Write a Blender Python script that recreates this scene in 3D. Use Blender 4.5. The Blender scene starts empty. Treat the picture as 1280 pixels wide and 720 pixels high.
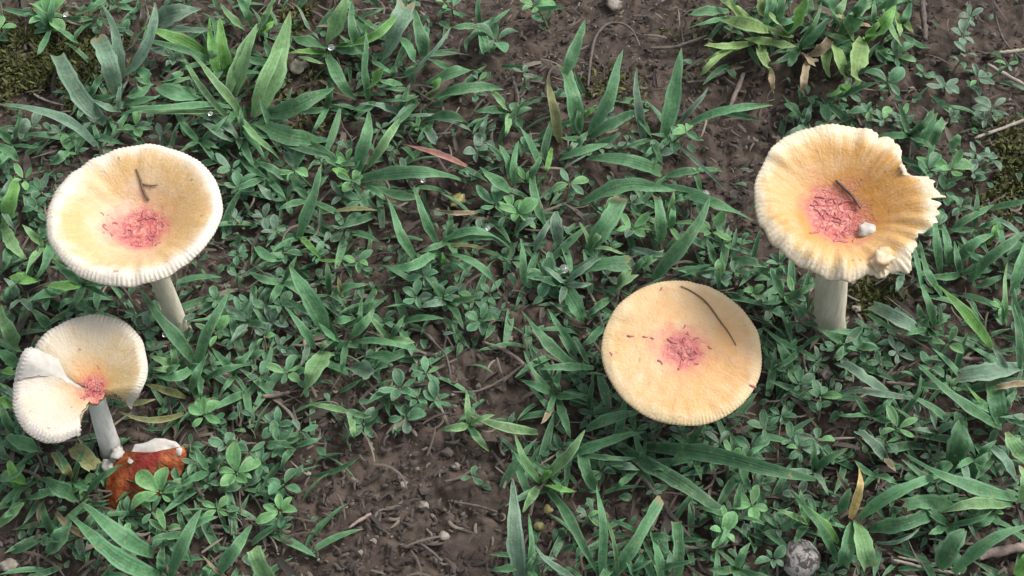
import bpy, math, random
import numpy as np
from mathutils import Vector, Matrix

R = random.Random(7)
NR = np.random.default_rng(11)
rad = math.radians
S = bpy.context.scene

# ------------------------------------------------------------------ camera
PITCH, HFOV, DIST = rad(57.0), rad(42.0), 0.655
cp, sp = math.cos(PITCH), math.sin(PITCH)
CAM = Vector((0.0, -DIST * cp, DIST * sp))
FWD, UP, RIGHT = Vector((0, cp, -sp)), Vector((0, sp, cp)), Vector((1, 0, 0))
FPX = 640.0 / math.tan(HFOV / 2)
cam = bpy.data.cameras.new('camera')
cam.sensor_width = 36.0
cam.lens = 18.0 / math.tan(HFOV / 2)
cam.clip_start, cam.clip_end = 0.01, 100.0
camo = bpy.data.objects.new('camera', cam)
S.collection.objects.link(camo)
camo.matrix_world = Matrix.Translation(CAM) @ Matrix((RIGHT, UP, -FWD)).transposed().to_4x4()
S.camera = camo

# ------------------------------------------------------------------ sky, sun, exposure (soft overcast light)
SUN_EL, SUN_AZ = rad(54), rad(62)          # azimuth clockwise from +Y
W = bpy.data.worlds.new('World'); S.world = W; W.use_nodes = True
nt = W.node_tree
sky = nt.nodes.new('ShaderNodeTexSky'); sky.sky_type = 'NISHITA'; sky.sun_disc = False
sky.sun_elevation, sky.sun_rotation = SUN_EL, SUN_AZ
sky.air_density, sky.dust_density = 1.0, 4.0
hs = nt.nodes.new('ShaderNodeHueSaturation'); hs.inputs['Saturation'].default_value = 0.30   # grey cloud cover
bg = nt.nodes['Background']; bg.inputs['Strength'].default_value = 0.115
nt.links.new(sky.outputs[0], hs.inputs['Color']); nt.links.new(hs.outputs[0], bg.inputs['Color'])
sl = bpy.data.lights.new('sun', 'SUN'); sl.energy = 1.5; sl.angle = rad(20); sl.color = (1.0, 0.965, 0.91)
so = bpy.data.objects.new('sun', sl); S.collection.objects.link(so)
sd = Vector((math.sin(SUN_AZ) * math.cos(SUN_EL), math.cos(SUN_AZ) * math.cos(SUN_EL), math.sin(SUN_EL)))
so.rotation_euler = sd.to_track_quat('Z', 'Y').to_euler()
S.view_settings.view_transform = 'Standard'; S.view_settings.look = 'None'
S.view_settings.gamma = 1.0; S.view_settings.use_curve_mapping = False
S.view_settings.exposure = 1.05

# ------------------------------------------------------------------ helpers
def lattice(seed):
    return np.random.default_rng(seed).random((256, 256))
_LAT = {}
def vnoise(x, y, f, seed=0):
    if seed not in _LAT: _LAT[seed] = lattice(seed)
    L = _LAT[seed]
    x = np.asarray(x, float) * f; y = np.asarray(y, float) * f
    xi = np.floor(x).astype(int); yi = np.floor(y).astype(int)
    u = x - xi; v = y - yi
    u = u * u * (3 - 2 * u); v = v * v * (3 - 2 * v)
    a = L[xi % 256, yi % 256]; b = L[(xi + 1) % 256, yi % 256]
    c = L[xi % 256, (yi + 1) % 256]; d = L[(xi + 1) % 256, (yi + 1) % 256]
    return (a * (1 - u) + b * u) * (1 - v) + (c * (1 - u) + d * u) * v - 0.5
def base_z(x, y):                                  # broad unevenness of the soil, metres
    return 0.009 * vnoise(x, y, 9, 1) + 0.005 * vnoise(x, y, 28, 2)
def P(px, py, z=0.0):
    """Point of the place, z metres over the soil, that stands where the photograph's pixel looks."""
    d = FWD + RIGHT * ((px - 640) / FPX) + UP * ((360 - py) / FPX)
    t = (z - CAM.z) / d.z
    p = CAM + d * t
    for _ in range(3):
        h = float(base_z(p.x, p.y)) + z
        p = CAM + d * ((h - CAM.z) / d.z)
    return p
def pix(p):
    v = p - CAM; w = v.dot(FWD)
    return 640 + FPX * v.dot(RIGHT) / w, 360 - FPX * v.dot(UP) / w
def mpp(p): return (p - CAM).dot(FWD) / FPX        # metres per photo pixel at p

def mesh_obj(name, verts, faces, mat, parent=None, loc=None, smooth=True, uv=None, attrs=None):
    me = bpy.data.meshes.new(name)
    me.from_pydata([tuple(v) for v in verts], [], [tuple(f) for f in faces])
    if smooth: me.polygons.foreach_set('use_smooth', [True] * len(me.polygons))
    if uv is not None:
        lay = me.uv_layers.new(name='UVMap')
        idx = np.empty(len(me.loops), dtype=np.int32); me.loops.foreach_get('vertex_index', idx)
        lay.data.foreach_set('uv', np.asarray(uv, dtype=np.float32)[idx].ravel())
    for k, (ty, val) in (attrs or {}).items():
        at = me.attributes.new(k, ty, 'POINT')
        at.data.foreach_set('vector' if ty == 'FLOAT_VECTOR' else 'value', np.asarray(val, dtype=np.float32).ravel())
    if mat: me.materials.append(mat)
    me.update()
    o = bpy.data.objects.new(name, me); S.collection.objects.link(o)
    if parent: o.parent = parent
    if loc is not None: o.location = loc
    return o
def fast_mesh(name, V, F, mat, attrs=None, uv=None):   # big meshes from arrays; F is (n,3) or (n,4)
    me = bpy.data.meshes.new(name)
    V = np.asarray(V, np.float32); F = np.asarray(F, np.int32); k = F.shape[1]
    me.vertices.add(len(V)); me.vertices.foreach_set('co', V.ravel())
    me.loops.add(F.size); me.loops.foreach_set('vertex_index', F.ravel())
    me.polygons.add(len(F)); me.polygons.foreach_set('loop_start', np.arange(0, F.size, k, dtype=np.int32))
    me.update(calc_edges=True)
    me.polygons.foreach_set('use_smooth', np.ones(len(F), bool))
    for n, val in (attrs or {}).items():
        at = me.attributes.new(n, 'FLOAT', 'POINT'); at.data.foreach_set('value', np.asarray(val, np.float32))
    if uv is not None:
        lay = me.uv_layers.new(name='UVMap')
        lay.data.foreach_set('uv', np.asarray(uv, np.float32)[F.ravel()].ravel())
    me.materials.append(mat); me.validate()
    o = bpy.data.objects.new(name, me); S.collection.objects.link(o)
    return o
def thing(name, loc, label, cat, group=None):
    o = bpy.data.objects.new(name, None); o.empty_display_size = 0.01
    S.collection.objects.link(o); o.location = loc
    tag(o, label, cat, group); return o
def tag(o, label=None, cat=None, group=None, kind=None):
    if label: o['label'] = label
    if cat: o['category'] = cat
    if group: o['group'] = group
    if kind: o['kind'] = kind
    return o

# ------------------------------------------------------------------ materials
class NT:
    def __init__(s, name):
        s.m = bpy.data.materials.new(name); s.m.use_nodes = True
        s.t = s.m.node_tree; s.b = s.t.nodes['Principled BSDF']; s.out = s.t.nodes['Material Output']
    def n(s, ty, **kw):
        nd = s.t.nodes.new(ty)
        for k, v in kw.items(): setattr(nd, k, v)
        return nd
    def l(s, a, b): s.t.links.new(a, b)
    def put(s, sock, v):
        if hasattr(v, 'links') or isinstance(v, bpy.types.NodeSocket): s.l(v, sock)
        else: sock.default_value = v
    def math(s, op, a, b=0.0, clamp=False):
        nd = s.n('ShaderNodeMath', operation=op, use_clamp=clamp)
        s.put(nd.inputs[0], a); s.put(nd.inputs[1], b); return nd.outputs[0]
    def mix(s, f, a, b, mode='MIX'):
        nd = s.n('ShaderNodeMix', data_type='RGBA', blend_type=mode)
        s.put(nd.inputs[0], f)
        s.put(nd.inputs[6], a if not isinstance(a, tuple) else (*a, 1)); s.put(nd.inputs[7], b if not isinstance(b, tuple) else (*b, 1))
        return nd.outputs[2]
    def noise(s, scale, detail=3, vec=None, rough=0.55, dist=0.0):
        nd = s.n('ShaderNodeTexNoise'); nd.inputs['Scale'].default_value = scale
        nd.inputs['Detail'].default_value = detail; nd.inputs['Roughness'].default_value = rough
        nd.inputs['Distortion'].default_value = dist
        if vec is not None: s.l(vec, nd.inputs['Vector'])
        return nd.outputs[0]
    def ramp(s, f, pts, interp='LINEAR'):
        nd = s.n('ShaderNodeValToRGB'); cr = nd.color_ramp; cr.interpolation = interp
        while len(cr.elements) < len(pts): cr.elements.new(0.5)
        for e, (p, c) in zip(cr.elements, pts):
            e.position = p; e.color = (*c, 1) if isinstance(c, tuple) else (c, c, c, 1)
        s.put(nd.inputs[0], f); return nd.outputs[0]
    def attr(s, name, out='Fac'):
        nd = s.n('ShaderNodeAttribute', attribute_name=name); return nd.outputs[out]
    def bump(s, h, strength, dist):
        nd = s.n('ShaderNodeBump'); nd.inputs['Strength'].default_value = strength
        nd.inputs['Distance'].default_value = dist; s.l(h, nd.inputs['Height']); s.l(nd.outputs[0], s.b.inputs['Normal'])
    def coord(s, which='Object'):
        return s.n('ShaderNodeTexCoord').outputs[which]

def leaf_mat(name, col, dry=(0.30, 0.22, 0.12), veins=5, tipdry=0.5, rough=0.55, trans=0.30, rnd=None):
    k = NT(name)
    uvn = k.n('ShaderNodeSeparateXYZ'); k.l(k.coord('UV'), uvn.inputs[0]); u, v = uvn.outputs[0], uvn.outputs[1]
    r = k.attr(rnd) if rnd else k.n('ShaderNodeObjectInfo').outputs['Random']
    geo = k.n('ShaderNodeNewGeometry').outputs['Position']
    n1 = k.noise(140, 3, geo); n2 = k.noise(900, 2, geo)
    c2 = tuple(c * 1.55 for c in col); c0 = tuple(c * 0.62 for c in col)
    base = k.mix(r, c0, c2)
    base = k.mix(k.math('MULTIPLY', k.ramp(n1, [(0.4, 0.0), (0.62, 1.0)]), 0.6), base, tuple((c * 1.35 + d) for c, d in zip(col, (0.035, 0.032, 0.008))))
    n3 = k.noise(330, 3, geo, 0.6)
    base = k.mix(k.math('MULTIPLY', k.ramp(n3, [(0.46, 0.0), (0.62, 1.0)]), 0.42), base, tuple(c * 0.55 for c in col))
    base = k.mix(k.math('MULTIPLY', k.ramp(n2, [(0.45, 0.0), (0.7, 1.0)]), 0.28), base, tuple(c * 0.45 for c in col))
    e = k.math('ABSOLUTE', k.math('SUBTRACT', u, 0.5))
    # darker midrib groove and paler margin, as these leaves have
    base = k.mix(k.math('MULTIPLY', k.ramp(e, [(0.0, 1.0), (0.09, 0.0)]), 0.35), base, tuple(c * 0.5 for c in col))
    base = k.mix(k.math('MULTIPLY', k.ramp(e, [(0.30, 0.0), (0.46, 1.0)]), 0.55), base, tuple(min(0.6, c * 1.6 + 0.065) for c in col))
    # withered tip
    tip = k.math('MULTIPLY', k.ramp(k.math('ADD', v, k.math('MULTIPLY', k.math('SUBTRACT', n1, 0.5), 0.2)), [(0.90, 0.0), (0.99, 1.0)]), tipdry)
    tip = k.math('MULTIPLY', tip, k.ramp(r, [(0.35, 0.0), (0.75, 1.0)]))
    base = k.mix(tip, base, dry)
    spot = k.ramp(k.noise(420, 1, geo), [(0.66, 0.0), (0.71, 1.0)])
    base = k.mix(k.math('MULTIPLY', spot, 0.5), base, dry)
    k.l(base, k.b.inputs['Base Color'])
    k.b.inputs['Roughness'].default_value = rough; k.b.inputs['Specular IOR Level'].default_value = 0.32
    vein = k.math('SINE', k.math('MULTIPLY', u, veins * 6.283))
    k.bump(k.math('ADD', k.math('MULTIPLY', vein, 0.25), k.math('MULTIPLY', k.math('ADD', n2, n3), 1.6)), 0.4, 0.0004)
    if trans:
        tr = k.n('ShaderNodeBsdfTranslucent'); k.l(base, tr.inputs['Color'])
        mx = k.n('ShaderNodeMixShader'); mx.inputs[0].default_value = trans
        k.l(k.b.outputs[0], mx.inputs[1]); k.l(tr.outputs[0], mx.inputs[2]); k.l(mx.outputs[0], k.out.inputs['Surface'])
    return k.m
TONE = {
    'm': (0.080, 0.196, 0.092), 'l': (0.145, 0.272, 0.118), 'b': (0.112, 0.262, 0.066), 'd': (0.046, 0.128, 0.056),
    's': (0.122, 0.206, 0.140), 'g': (0.185, 0.290, 0.105), 't': (0.300, 0.235, 0.150), 'r': (0.360, 0.170, 0.140),
    'y': (0.170, 0.180, 0.075), 'n': (0.105, 0.080, 0.062), 'w': (0.420, 0.300, 0.125)}
GM = {t: leaf_mat('grass_' + t, c, tipdry=0.75 if t in 'mls' else 0.5) for t, c in TONE.items()}
SM = {t: leaf_mat('leaflet_' + t, c, veins=2, tipdry=0.0, rough=0.5) for t, c in
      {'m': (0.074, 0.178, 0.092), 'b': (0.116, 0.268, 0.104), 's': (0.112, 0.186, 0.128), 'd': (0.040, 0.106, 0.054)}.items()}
M_FINE = leaf_mat('fine_grass', (0.074, 0.178, 0.086), veins=2, tipdry=0.6, rough=0.5, rnd='leaf_random')
M_COVER = leaf_mat('cover_leaf', (0.050, 0.124, 0.064), veins=2, tipdry=0.25, rough=0.5, rnd='leaf_random')

def soil_mat():
    k = NT('soil'); g = k.coord('Object')
    n1 = k.noise(16, 4, g); n2 = k.noise(120, 5, g, 0.65, 0.6); n3 = k.noise(620, 4, g, 0.7)
    c = k.ramp(n2, [(0.28, (0.0240, 0.0179, 0.0143)), (0.46, (0.0520, 0.0390, 0.0311)), (0.62, (0.0840, 0.0630, 0.0504)), (0.85, (0.1180, 0.0902, 0.0722))])
    c = k.mix(k.math('MULTIPLY', n1, 0.5), c, (0.0820, 0.0602, 0.0479))
    c = k.mix(k.math('MULTIPLY', k.ramp(n3, [(0.55, 0.0), (0.8, 1.0)]), 0.25), c, (0.1300, 0.1053, 0.0823))
    k.l(c, k.b.inputs['Base Color']); k.b.inputs['Roughness'].default_value = 0.9
    k.b.inputs['Specular IOR Level'].default_value = 0.25
    k.bump(k.math('ADD', n2, k.math('MULTIPLY', n3, 0.6)), 0.8, 0.0012)
    return k.m
def bits_mat(name, stops, rough=0.8, attr='bit_random', scale=500):
    k = NT(name); r = k.attr(attr)
    c = k.ramp(r, stops)
    n = k.noise(scale, 3, k.coord('Object'))
    c = k.mix(k.math('MULTIPLY', n, 0.7), c, k.mix(0.55, c, (0.02, 0.016, 0.013)))
    k.l(c, k.b.inputs['Base Color']); k.b.inputs['Roughness'].default_value = rough
    k.b.inputs['Specular IOR Level'].default_value = 0.25
    k.bump(n, 0.6, 0.0004); return k.m
M_SOIL = soil_mat()
M_CRUMB = bits_mat('soil_crumb', [(0.0, (0.03, 0.024, 0.021)), (0.6, (0.075, 0.06, 0.052)), (0.93, (0.12, 0.098, 0.083)), (1.0, (0.24, 0.22, 0.19))])
M_LITTER = bits_mat('dry_litter', [(0.0, (0.026, 0.021, 0.018)), (0.5, (0.058, 0.047, 0.041)), (0.85, (0.100, 0.083, 0.070)), (1.0, (0.19, 0.165, 0.13))])
M_STRAW = bits_mat('dry_straw', [(0.0, (0.06, 0.047, 0.038)), (0.6, (0.13, 0.107, 0.088)), (1.0, (0.27, 0.235, 0.19))])
M_MOSS = bits_mat('moss', [(0.0, (0.035, 0.040, 0.012)), (0.6, (0.075, 0.085, 0.022)), (1.0, (0.14, 0.15, 0.045))])

def plain_mat(name, c1, c2, scale=300, rough=0.7, bump=0.5, sss=0.0, stretch=None):
    k = NT(name); g = k.coord('Object')
    if stretch:
        mp = k.n('ShaderNodeMapping'); mp.inputs['Scale'].default_value = stretch; k.l(g, mp.inputs[0]); g = mp.outputs[0]
    n = k.noise(scale, 4, g, 0.65)
    k.l(k.mix(k.ramp(n, [(0.3, 0.0), (0.7, 1.0)]), c1, c2), k.b.inputs['Base Color'])
    k.b.inputs['Roughness'].default_value = rough
    if sss:
        k.b.inputs['Subsurface Weight'].default_value = sss; k.b.inputs['Subsurface Scale'].default_value = 0.002
        k.b.inputs['Subsurface Radius'].default_value = (1, 0.7, 0.45)
    k.bump(n, bump, 0.0006); return k.m
M_FLESH = plain_mat('mushroom_flesh', (0.47, 0.455, 0.425), (0.36, 0.335, 0.295), 260, 0.7, 0.5, 0.2)
M_CURL = plain_mat('mushroom_curl', (0.56, 0.50, 0.40), (0.46, 0.26, 0.08), 190, 0.6, 0.9, 0.2)
M_STEM = plain_mat('mushroom_stem', (0.56, 0.52, 0.42), (0.42, 0.37, 0.27), 420, 0.75, 0.8, 0.15, (1, 1, 0.22))
M_STEMW = plain_mat('mushroom_stem_white', (0.70, 0.685, 0.655), (0.50, 0.48, 0.45), 420, 0.75, 0.8, 0.15, (1, 1, 0.22))
M_GILL = plain_mat('mushroom_gill', (0.46, 0.39, 0.26), (0.34, 0.27, 0.16), 400, 0.7, 0.3, 0.1)
M_FLAKE = plain_mat('wart_flake', (0.30, 0.075, 0.085), (0.46, 0.16, 0.15), 700, 0.65, 0.6, 0.1)
M_TWIG = plain_mat('twig_grey', (0.120, 0.099, 0.085), (0.058, 0.047, 0.040), 500, 0.85, 0.9)
M_TWIGP = plain_mat('twig_pale', (0.330, 0.295, 0.240), (0.185, 0.160, 0.125), 500, 0.8, 0.8)
M_TWIGB = plain_mat('twig_brown', (0.190, 0.115, 0.060), (0.100, 0.058, 0.034), 500, 0.8, 0.6)
M_TWIGK = plain_mat('twig_dark', (0.045, 0.032, 0.034), (0.085, 0.060, 0.055), 500, 0.8, 0.8)
M_TWIGR = plain_mat('twig_pinkish', (0.270, 0.205, 0.175), (0.150, 0.112, 0.098), 420, 0.8, 0.8)
M_SEED = plain_mat('yellow_seed', (0.27, 0.24, 0.09), (0.17, 0.15, 0.05), 500, 0.6, 0.5)
M_GRIT = plain_mat('pale_grit', (0.26, 0.23, 0.195), (0.14, 0.12, 0.10), 600, 0.7, 0.6)
def stone_mat():
    k = NT('mottled_stone'); g = k.coord('Object')
    n = k.noise(300, 4, g, 0.6, 0.6); f = k.noise(1500, 3, g)
    c = k.ramp(n, [(0.46, (0.045, 0.038, 0.035)), (0.53, (0.30, 0.28, 0.26))])
    c = k.mix(k.math('MULTIPLY', f, 0.25), c, (0.12, 0.105, 0.095))
    k.l(c, k.b.inputs['Base Color']); k.b.inputs['Roughness'].default_value = 0.85; k.bump(f, 0.6, 0.0005); return k.m
M_STONE = stone_mat()
def water_mat():
    k = NT('dew'); k.b.inputs['Base Color'].default_value = (1, 1, 1, 1); k.b.inputs['Roughness'].default_value = 0.02
    k.b.inputs['IOR'].default_value = 1.33; k.b.inputs['Transmission Weight'].default_value = 0.9; return k.m
M_DEW = water_mat()

def cap_mat(name, stops, patch, patch_amt, streak=0.5, squig=0.32, speck=0.6, gold_shade=(1, 0, 0.5), palef=0.4):
    """Skin of a mushroom cap: pigment rings by distance from the disc, patches, radial streaks, pits."""
    k = NT(name); g = k.coord('Object'); rho = k.attr('rho'); rv = k.attr('radial', 'Vector')
    big = k.noise(70, 4, g); mid = k.noise(260, 4, g, 0.6); fine = k.noise(900, 3, g)
    rr = k.math('ADD', rho, k.math('MULTIPLY', k.math('SUBTRACT', big, 0.5), 0.42))
    rr = k.math('ADD', rr, k.math('MULTIPLY', k.math('SUBTRACT', k.noise(170, 3, g, 0.6), 0.5), 0.26))
    rr = k.math('ADD', rr, k.math('MULTIPLY', k.math('SUBTRACT', mid, 0.5), 0.12))
    c = k.ramp(rr, stops)
    inner = k.ramp(rho, [(0.30, 0.0), (0.45, 1.0), (0.80, 1.0), (0.93, 0.0)])
    c = k.mix(k.math('MULTIPLY', k.math('MULTIPLY', k.ramp(k.noise(48, 3, g), [(0.46, 0.0), (0.66, 1.0)]), inner), patch_amt), c, patch)
    dt = k.n('ShaderNodeVectorMath', operation='DOT_PRODUCT'); k.l(rv, dt.inputs[0]); dt.inputs[1].default_value = (gold_shade[0] / 9, gold_shade[1] / 9, 0)
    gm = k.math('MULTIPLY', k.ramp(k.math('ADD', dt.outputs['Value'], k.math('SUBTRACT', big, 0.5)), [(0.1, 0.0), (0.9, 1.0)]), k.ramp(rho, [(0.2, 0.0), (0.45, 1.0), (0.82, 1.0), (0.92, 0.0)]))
    c = k.mix(k.math('MULTIPLY', gm, gold_shade[2]), c, patch)  # one-sided amber: skin pigment plus the cap's shading painted into the colour
    pale = k.ramp(k.noise(55, 4, g, 0.6), [(0.56, 0.0), (0.72, 1.0)])
    c = k.mix(k.math('MULTIPLY', pale, palef), c, (0.55, 0.46, 0.37))
    st = k.noise(3.2, 3, rv, 0.6)
    stm = k.math('MULTIPLY', k.ramp(st, [(0.42, 0.0), (0.62, 1.0)]), k.ramp(rho, [(0.45, 0.0), (0.9, streak)]))
    c = k.mix(stm, c, (0.54, 0.49, 0.39))
    # crazed purple-pink disc
    vo = k.n('ShaderNodeTexVoronoi', feature='DISTANCE_TO_EDGE'); vo.inputs['Scale'].default_value = 260
    dv = k.n('ShaderNodeMix', data_type='VECTOR'); dv.inputs[0].default_value = 0.012
    nz = k.n('ShaderNodeTexNoise'); nz.inputs['Scale'].default_value = 240; k.l(g, nz.inputs['Vector'])
    k.l(g, dv.inputs[4]); k.l(nz.outputs[1], dv.inputs[5]); k.l(dv.outputs[1], vo.inputs['Vector'])
    crack = k.ramp(vo.outputs[0], [(0.02, 1.0), (0.14, 0.0)])
    core = k.ramp(rr, [(max(0.01, squig - 0.12), 1.0), (squig + 0.06, 0.0)])
    blot = k.ramp(k.noise(310, 3, g, 0.6, 0.8), [(0.44, 0.0), (0.56, 1.0)])
    c = k.mix(k.math('MULTIPLY', k.math('MULTIPLY', core, blot), 0.55), c, (0.56, 0.30, 0.22))
    crm = k.math('MULTIPLY', k.math('MULTIPLY', crack, core), k.ramp(mid, [(0.4, 0.15), (0.62, 1.0)]))
    c = k.mix(k.math('MULTIPLY', crm, 0.8), c, (0.26, 0.055, 0.085))
    sk = k.ramp(k.noise(330, 1, g), [(0.735, 0.0), (0.76, 1.0)])
    c = k.mix(k.math('MULTIPLY', sk, speck), c, (0.22, 0.10, 0.06))
    c = k.mix(k.math('MULTIPLY', k.ramp(fine, [(0.5, 0.0), (0.75, 1.0)]), 0.16), c, (0.57, 0.50, 0.40))
    k.l(c, k.b.inputs['Base Color']); k.b.inputs['Roughness'].default_value = 0.52
    k.b.inputs['Specular IOR Level'].default_value = 0.35
    k.b.inputs['Subsurface Weight'].default_value = 0.18; k.b.inputs['Subsurface Scale'].default_value = 0.0022
    k.b.inputs['Subsurface Radius'].default_value = (1, 0.65, 0.4)
    h = k.math('ADD', k.math('MULTIPLY', mid, 1.1), k.math('MULTIPLY', fine, 0.5))
    h = k.math('SUBTRACT', h, k.math('MULTIPLY', crm, 1.2)); h = k.math('ADD', h, k.math('MULTIPLY', stm, 0.5))
    k.bump(h, 0.55, 0.0009); return k.m

# ------------------------------------------------------------------ ground
def axis(lo, hi, step, far):
    a = list(np.arange(lo, hi, step)); d = step; x = a[-1]; out = []
    while x < far: d *= 1.35; x += d; out.append(x)
    d = step; x = lo; pre = []
    while x > -far: d *= 1.35; x -= d; pre.append(x)
    return np.array(pre[::-1] + a + out)
gx = axis(-0.40, 0.40, 0.00135, 30.0); gy = axis(-0.27, 0.37, 0.00135, 30.0)
GX, GY = np.meshgrid(gx, gy)
near = np.clip(1.5 - np.hypot(GX, GY) / 0.9, 0, 1)
soft = np.clip(vnoise(GX, GY, 14, 5) * 2.2 + 0.5, 0, 1)
fine = (0.0048 * np.abs(vnoise(GX, GY, 75, 3)) * 2 + 0.0030 * vnoise(GX, GY, 170, 4) + 0.0020 * vnoise(GX, GY, 360, 6)) * (0.55 + 0.75 * soft) - 0.0035
rid = 1 - np.abs(vnoise(GX + 0.02 * vnoise(GX, GY, 40, 8), GY + 0.02 * vnoise(GX, GY, 40, 9), 110, 7)) * 5
fine += 0.0016 * np.clip(rid, 0, 1) * soft
GZ = base_z(GX, GY) + fine * near
ny_, nx_ = GX.shape
ii = np.arange(ny_ * nx_).reshape(ny_, nx_)
F = np.stack([ii[:-1, :-1], ii[:-1, 1:], ii[1:, 1:], ii[1:, :-1]], -1).reshape(-1, 4)
ground = fast_mesh('ground', np.stack([GX, GY, GZ], -1).reshape(-1, 3), F, M_SOIL)
tag(ground, 'bare dark brown crumbly soil under all the plants', None, None, 'structure')

# how thickly the photo's ground is covered, one digit per 40 px square
DENS = """55488888848885355000028888883222
11166788747874242000026677872322
11246788746875432322311133664442
55678888746877655654532124676563
88888888767766776776641113457662
88666678887557777777511333477522
88666679987644578877775344447755
99666679998646778887677655557877
99966789998798778887678877678888
99988767999857887778767898646788
98778878999854555787667898776667
97777888888864334787667899876778
97766787534773235788777887656777
98776788754653357788777887656788
99888888862211247776567787566788
78888888751100136665556887567778
36787765641000026454557887776677
24676765320000016456655676765666""".split()
assert len(DENS) == 18 and all(len(r) == 32 for r in DENS), [len(r) for r in DENS]
CLEAR = [(1000, 698, 34), (1000, 712, 34), (676, 650, 26), (1250, 690, 26), (545, 195, 18), (1068, 615, 16), (1075, 386, 16), (190, 575, 26), (165, 600, 24), (1230, 690, 20), (520, 660, 90), (560, 600, 60), (480, 600, 60), (590, 690, 60), (460, 690, 60)]
def dens(px, py):
    if any((px - x) ** 2 + (py - y) ** 2 < q * q for x, y, q in CLEAR): return 0.0
    c = int(px // 40); r = int(py // 40)
    return int(DENS[min(17, max(0, r))][min(31, max(0, c))]) / 9.0

# ------------------------------------------------------------------ mushrooms
def frame(normal, ref=Vector((1, 0, 0))):
    n = normal.normalized(); x = (ref - n * ref.dot(n)).normalized(); y = n.cross(x)
    return Matrix((x, y, n)).transposed()
def tube(path, radii, sides=10, cap=True, wob=0.0, rng=R):
    V, F = [], []; n = len(path); prev = None
    for i, p in enumerate(path):
        t = (path[min(i + 1, n - 1)] - path[max(i - 1, 0)]).normalized()
        a = prev if prev is not None else Vector((1, 0, 0)) if abs(t.x) < 0.9 else Vector((0, 1, 0))
        a = (a - t * a.dot(t)).normalized(); prev = a; b = t.cross(a)
        for j in range(sides):
            an = 2 * math.pi * j / sides; r = radii[i] * (1 + wob * rng.uniform(-1, 1))
            V.append(p + (a * math.cos(an) + b * math.sin(an)) * r)
    for i in range(n - 1):
        for j in range(sides):
            F.append((i * sides + j, i * sides + (j + 1) % sides, (i + 1) * sides + (j + 1) % sides, (i + 1) * sides + j))
    if cap:
        F.append(tuple(range(sides - 1, -1, -1))); F.append(tuple((n - 1) * sides + j for j in range(sides)))
    return V, F
def cap_shell(R_of, prof, thick, th0=0.0, th1=2 * math.pi, nr=44, nth=480, M=None, R_in=None, wob=0.0):
    R_in = R_in or R_of
    full = th1 - th0 > 2 * math.pi - 1e-6
    nc = nth if full else nth + 1
    V, rho_a, rad_a, F = [], [], [], []
    for side in (0, 1):
        for i in range(nr + 1):
            q = i / nr; q = q ** 0.85
            for j in range(nc):
                th = th0 + (th1 - th0) * j / nth
                if wob: th += wob * float(vnoise(q * 5 + th0, 4.4, 1.3, 67)) * sm(0.1, 0.5, q) + wob * 0.35 * float(vnoise(q * 5 + th0, 7.4, 5, 68))
                rr = R_in(th) * q + (R_of(th) - R_in(th)) * q ** 14
                z = prof(q, th) - (thick(q) if side else 0.0)
                V.append(M @ Vector((rr * math.cos(th), rr * math.sin(th), z)))
                rho_a.append(q); rad_a.append((math.cos(th) * 9, math.sin(th) * 9, q * 1.2))
    N = (nr + 1) * nc
    for i in range(nr):
        for j in range(nth):
            a, b = i * nc + j, i * nc + (j + 1) % nc; c, d = (i + 1) * nc + (j + 1) % nc, (i + 1) * nc + j
            F.append((a, d, c, b)); F.append((N + a, N + b, N + c, N + d))
    for j in range(nth):
        a, b = nr * nc + j, nr * nc + (j + 1) % nc; F.append((a, N + a, N + b, b))
    if not full:
        for j in (0, nc - 1):
            for i in range(nr):
                a, b = i * nc + j, (i + 1) * nc + j
                F.append((a, b, N + b, N + a) if j == 0 else (a, N + a, N + b, b))
    return V, F, {'rho': ('FLOAT', rho_a), 'radial': ('FLOAT_VECTOR', rad_a)}
def gills(R_of, prof, thick, n, depth, th0, th1, M, q0=0.16, q1=0.985, R_in=None):
    R_in = R_in or R_of
    V, F = [], []
    for g in range(n):
        th = th0 + (th1 - th0) * (g + 0.5) / n
        short = (q0, 0.55, 0.3, 0.55)[g % 4]
        e = 0.0009
        for i in range(9):
            q = short + (q1 - short) * i / 8
            r = (R_in(th) * q + (R_of(th) - R_in(th)) * q ** 14) * (1 if q < 0.9 else 0.98); zt = prof(q, th) - thick(q) + 0.0003
            dp = depth * (math.sin(math.pi * min(1, (1.0 - q) * 1.1 + 0.16)) ** 0.7) * min(1, i / 2 + 0.05)
            for s, z in ((-1, zt), (0, zt - dp), (1, zt)):
                V.append(M @ Vector((r * math.cos(th) - s * e * 0.45 * math.sin(th), r * math.sin(th) + s * e * 0.45 * math.cos(th), z)))
        b = g * 27
        for i in range(8):
            a = b + 3 * i; F += [(a, a + 3, a + 4, a + 1), (a + 1, a + 4, a + 5, a + 2)]
    return V, F
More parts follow.
